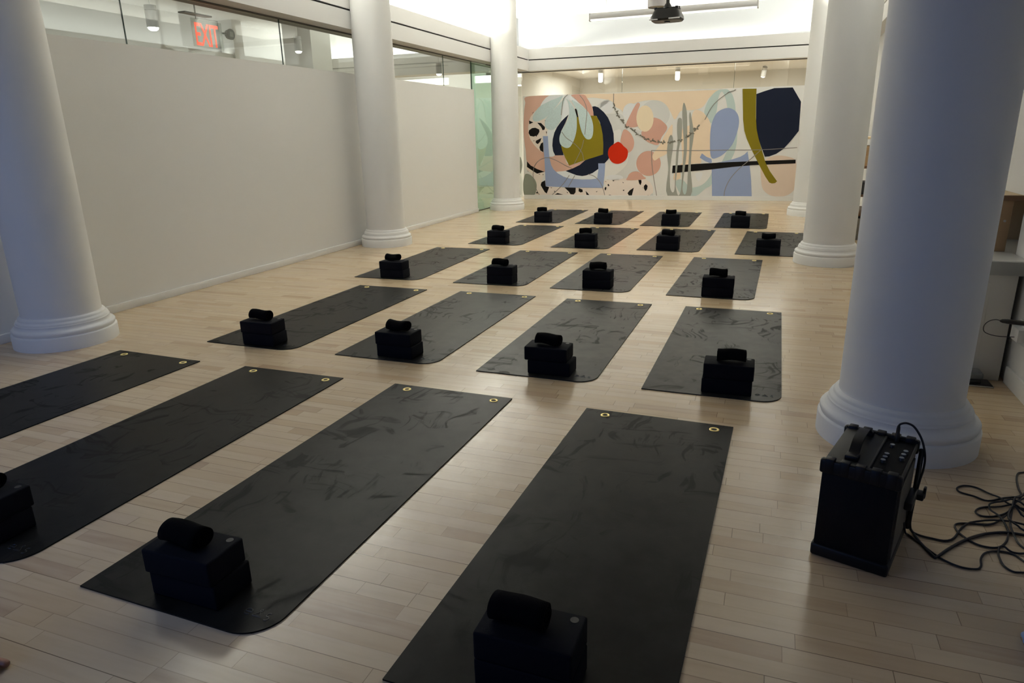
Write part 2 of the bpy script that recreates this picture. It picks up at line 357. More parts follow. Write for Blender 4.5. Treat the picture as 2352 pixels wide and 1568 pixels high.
# back wall: painted lining board, glass above
bm = bmesh.new(); addband(bm, XL - .02, XR, 0, -.03, 0, ZLEDGE); struct(fin(bm, 'wall_back', MAT['wall']))
bm = bmesh.new(); addband(bm, XL - .02, XR, .011, 0, 0, .078); struct(fin(bm, 'baseboard_back', MAT['trim']))
xs = [XL - .05, -2.74, -.76, XR]
for i, (a, b) in enumerate(zip(xs, xs[1:])):
    bm = bmesh.new(); addband(bm, a + .003, b - .003, -.04, -.05, .01, ZG); o = struct(fin(bm, 'window_%d' % (i + 10), MAT['glass_back']))
    if i < 2:
        bm = bmesh.new(); addband(bm, b - .003, b + .002, -.039, -.051, ZLEDGE - .05, ZG); fin(bm, 'pane_edge', MAT['gedge'], o)
bm = bmesh.new(); addband(bm, XL - .05, XR, -.03, -.06, ZG, ZG + .014); struct(fin(bm, 'trim_6', MAT['channel']))
bm = bmesh.new(); box(bm, XR, XR + .12, Y0, 4.08, 0, ZF + .005); box(bm, XR, XR + .12, 4.08, 5.3, .899, ZF + .005); box(bm, XR, XR + .12, 5.3, yb(XR), 0, ZF + .005); box(bm, XR + .30, XR + .42, 4.0, 5.4, 0, .95)
struct(fin(bm, 'wall_right', MAT['wall']))
struct(boxo('baseboard_right', MAT['trim'], XR - .014, XR, Y0, 3.86, 0, .085, .003))
struct(boxo('wall_front', mat('dark_wall_paint', (.03, .035, .05), .8), -11, 3.2, Y0 - .1, Y0, 0, ZC))  # unseen wall, added and kept dark to cut bounce from behind the camera
# the neighbouring room behind the left glass
struct(boxo('wall_neighbour_left', MAT['ceiling'], -9.9, -9.8, Y0, 19, 0, ZC))
bm = bmesh.new(); box(bm, -9.52, -9.5, Y0, 12.5, ZS + .010, ZT); box(bm, -9.52, -9.5, Y0, 12.5, ZF, ZS - .010); box(bm, -9.8, -9.52, Y0, 12.5, ZF, ZF + .02); box(bm, -9.8, -9.52, Y0, 12.5, ZT - .09, ZT - .07); box(bm, -9.535, -9.521, Y0, 12.5, ZS - .02, ZS + .02)
struct(fin(bm, 'trim_7', MAT['wall']))
bm = bmesh.new(); box(bm, -9.5, XL - .24, 12.5, 12.52, ZS + .010, ZT); box(bm, -9.5, XL - .24, 12.5, 12.52, ZF, ZS - .010); box(bm, -9.5, XL - .24, 12.52, 12.84, ZF, ZF + .02); box(bm, -9.5, XL - .24, 12.52, 12.84, ZT - .09, ZT - .07); box(bm, -9.5, XL - .24, 12.521, 12.535, ZS - .02, ZS + .02)
struct(fin(bm, 'trim_8', MAT['wall']))
struct(boxo('wall_neighbour_cove', MAT['ceiling'], -9.8, XL - .24, 12.84, 12.94, ZF, ZC))
struct(boxo('wall_neighbour_back', MAT['ceiling'], -9.8, XL - .3, 16.6, 16.7, 0, ZC))
struct(boxo('wall_neighbour_pier', MAT['wall'], -8.55, -7.95, 11.15, 11.75, 0, ZC))
struct(boxo('wall_neighbour_post', MAT['wall'], -9.75, -9.45, 10.9, 11.15, 0, ZC))
# the room behind the back wall
struct(boxo('wall_rear_room', MAT['beige'], XL - .3, 3, 18.2, 18.3, 0, ZC)); struct(boxo('wall_rear_left', MAT['beige'], XL - .3, XL - .22, 13.4, 18.2, 0, ZC))
struct(boxo('wall_rear_right', MAT['beige'], 3.0, 3.1, 13.4, 18.2, 0, ZC)); struct(boxo('ceiling_rear_room', MAT['beige'], XL - .22, 3.0, 13.8, 18.2, 2.58, 2.62))

# ------------------------------------------------------------------ columns
base_prof = [(.300, 0), (.300, .082), (.296, .088), (.288, .090), (.290, .096), (.2935, .104), (.2935, .112), (.288, .120), (.277, .123), (.270, .130), (.265, .142), (.266, .150), (.262, .153), (.262, .160), (.258, .168), (.248, .172), (.246, .176), (.246, .184), (.240, .192), (.2285, .196), (.2275, .202)]
shaft_prof = [(.2275, .202), (.2275, .6), (.2265, 1.2), (.224, 1.8), (.220, 2.4), (.216, ZC)]
col0 = None
CW = {'L': 'left row', 'R': 'right row'}
for (cx, cy, label) in [(-4.285, 3.01, 'white round column at the left edge, nearest of the left row, before the blank wall'),
                        (-4.305, 7.18, 'white round column in the middle of the left row, against the blank wall'),
                        (-4.285, 11.24, 'white round column by the green glass door, left of the mural'),
                        (.569, 2.998, 'wide bluish-lit white column at right, nearest, directly behind the black amplifier'),
                        (.563, 7.152, 'white round column right of the fourth mat row, mid distance'),
                        (.560, 11.206, 'farthest white column at the right end of the mural, mostly hidden')]:
    t = thing('column', label, 'column', (cx, cy, 0), 0, 'white columns with moulded bases')
    if col0 is None:
        bm = bmesh.new(); lathe(bm, base_prof, 96, cap=False); fin(bm, 'column_base', MAT['column'], t, True, 60)
        bm = bmesh.new(); lathe(bm, shaft_prof, 96, cap=False); fin(bm, 'column_shaft', MAT['column'], t, True)
        col0 = t
    else:
        for ch in col0.children: c = ch.copy(); COL.objects.link(c); c.parent = t

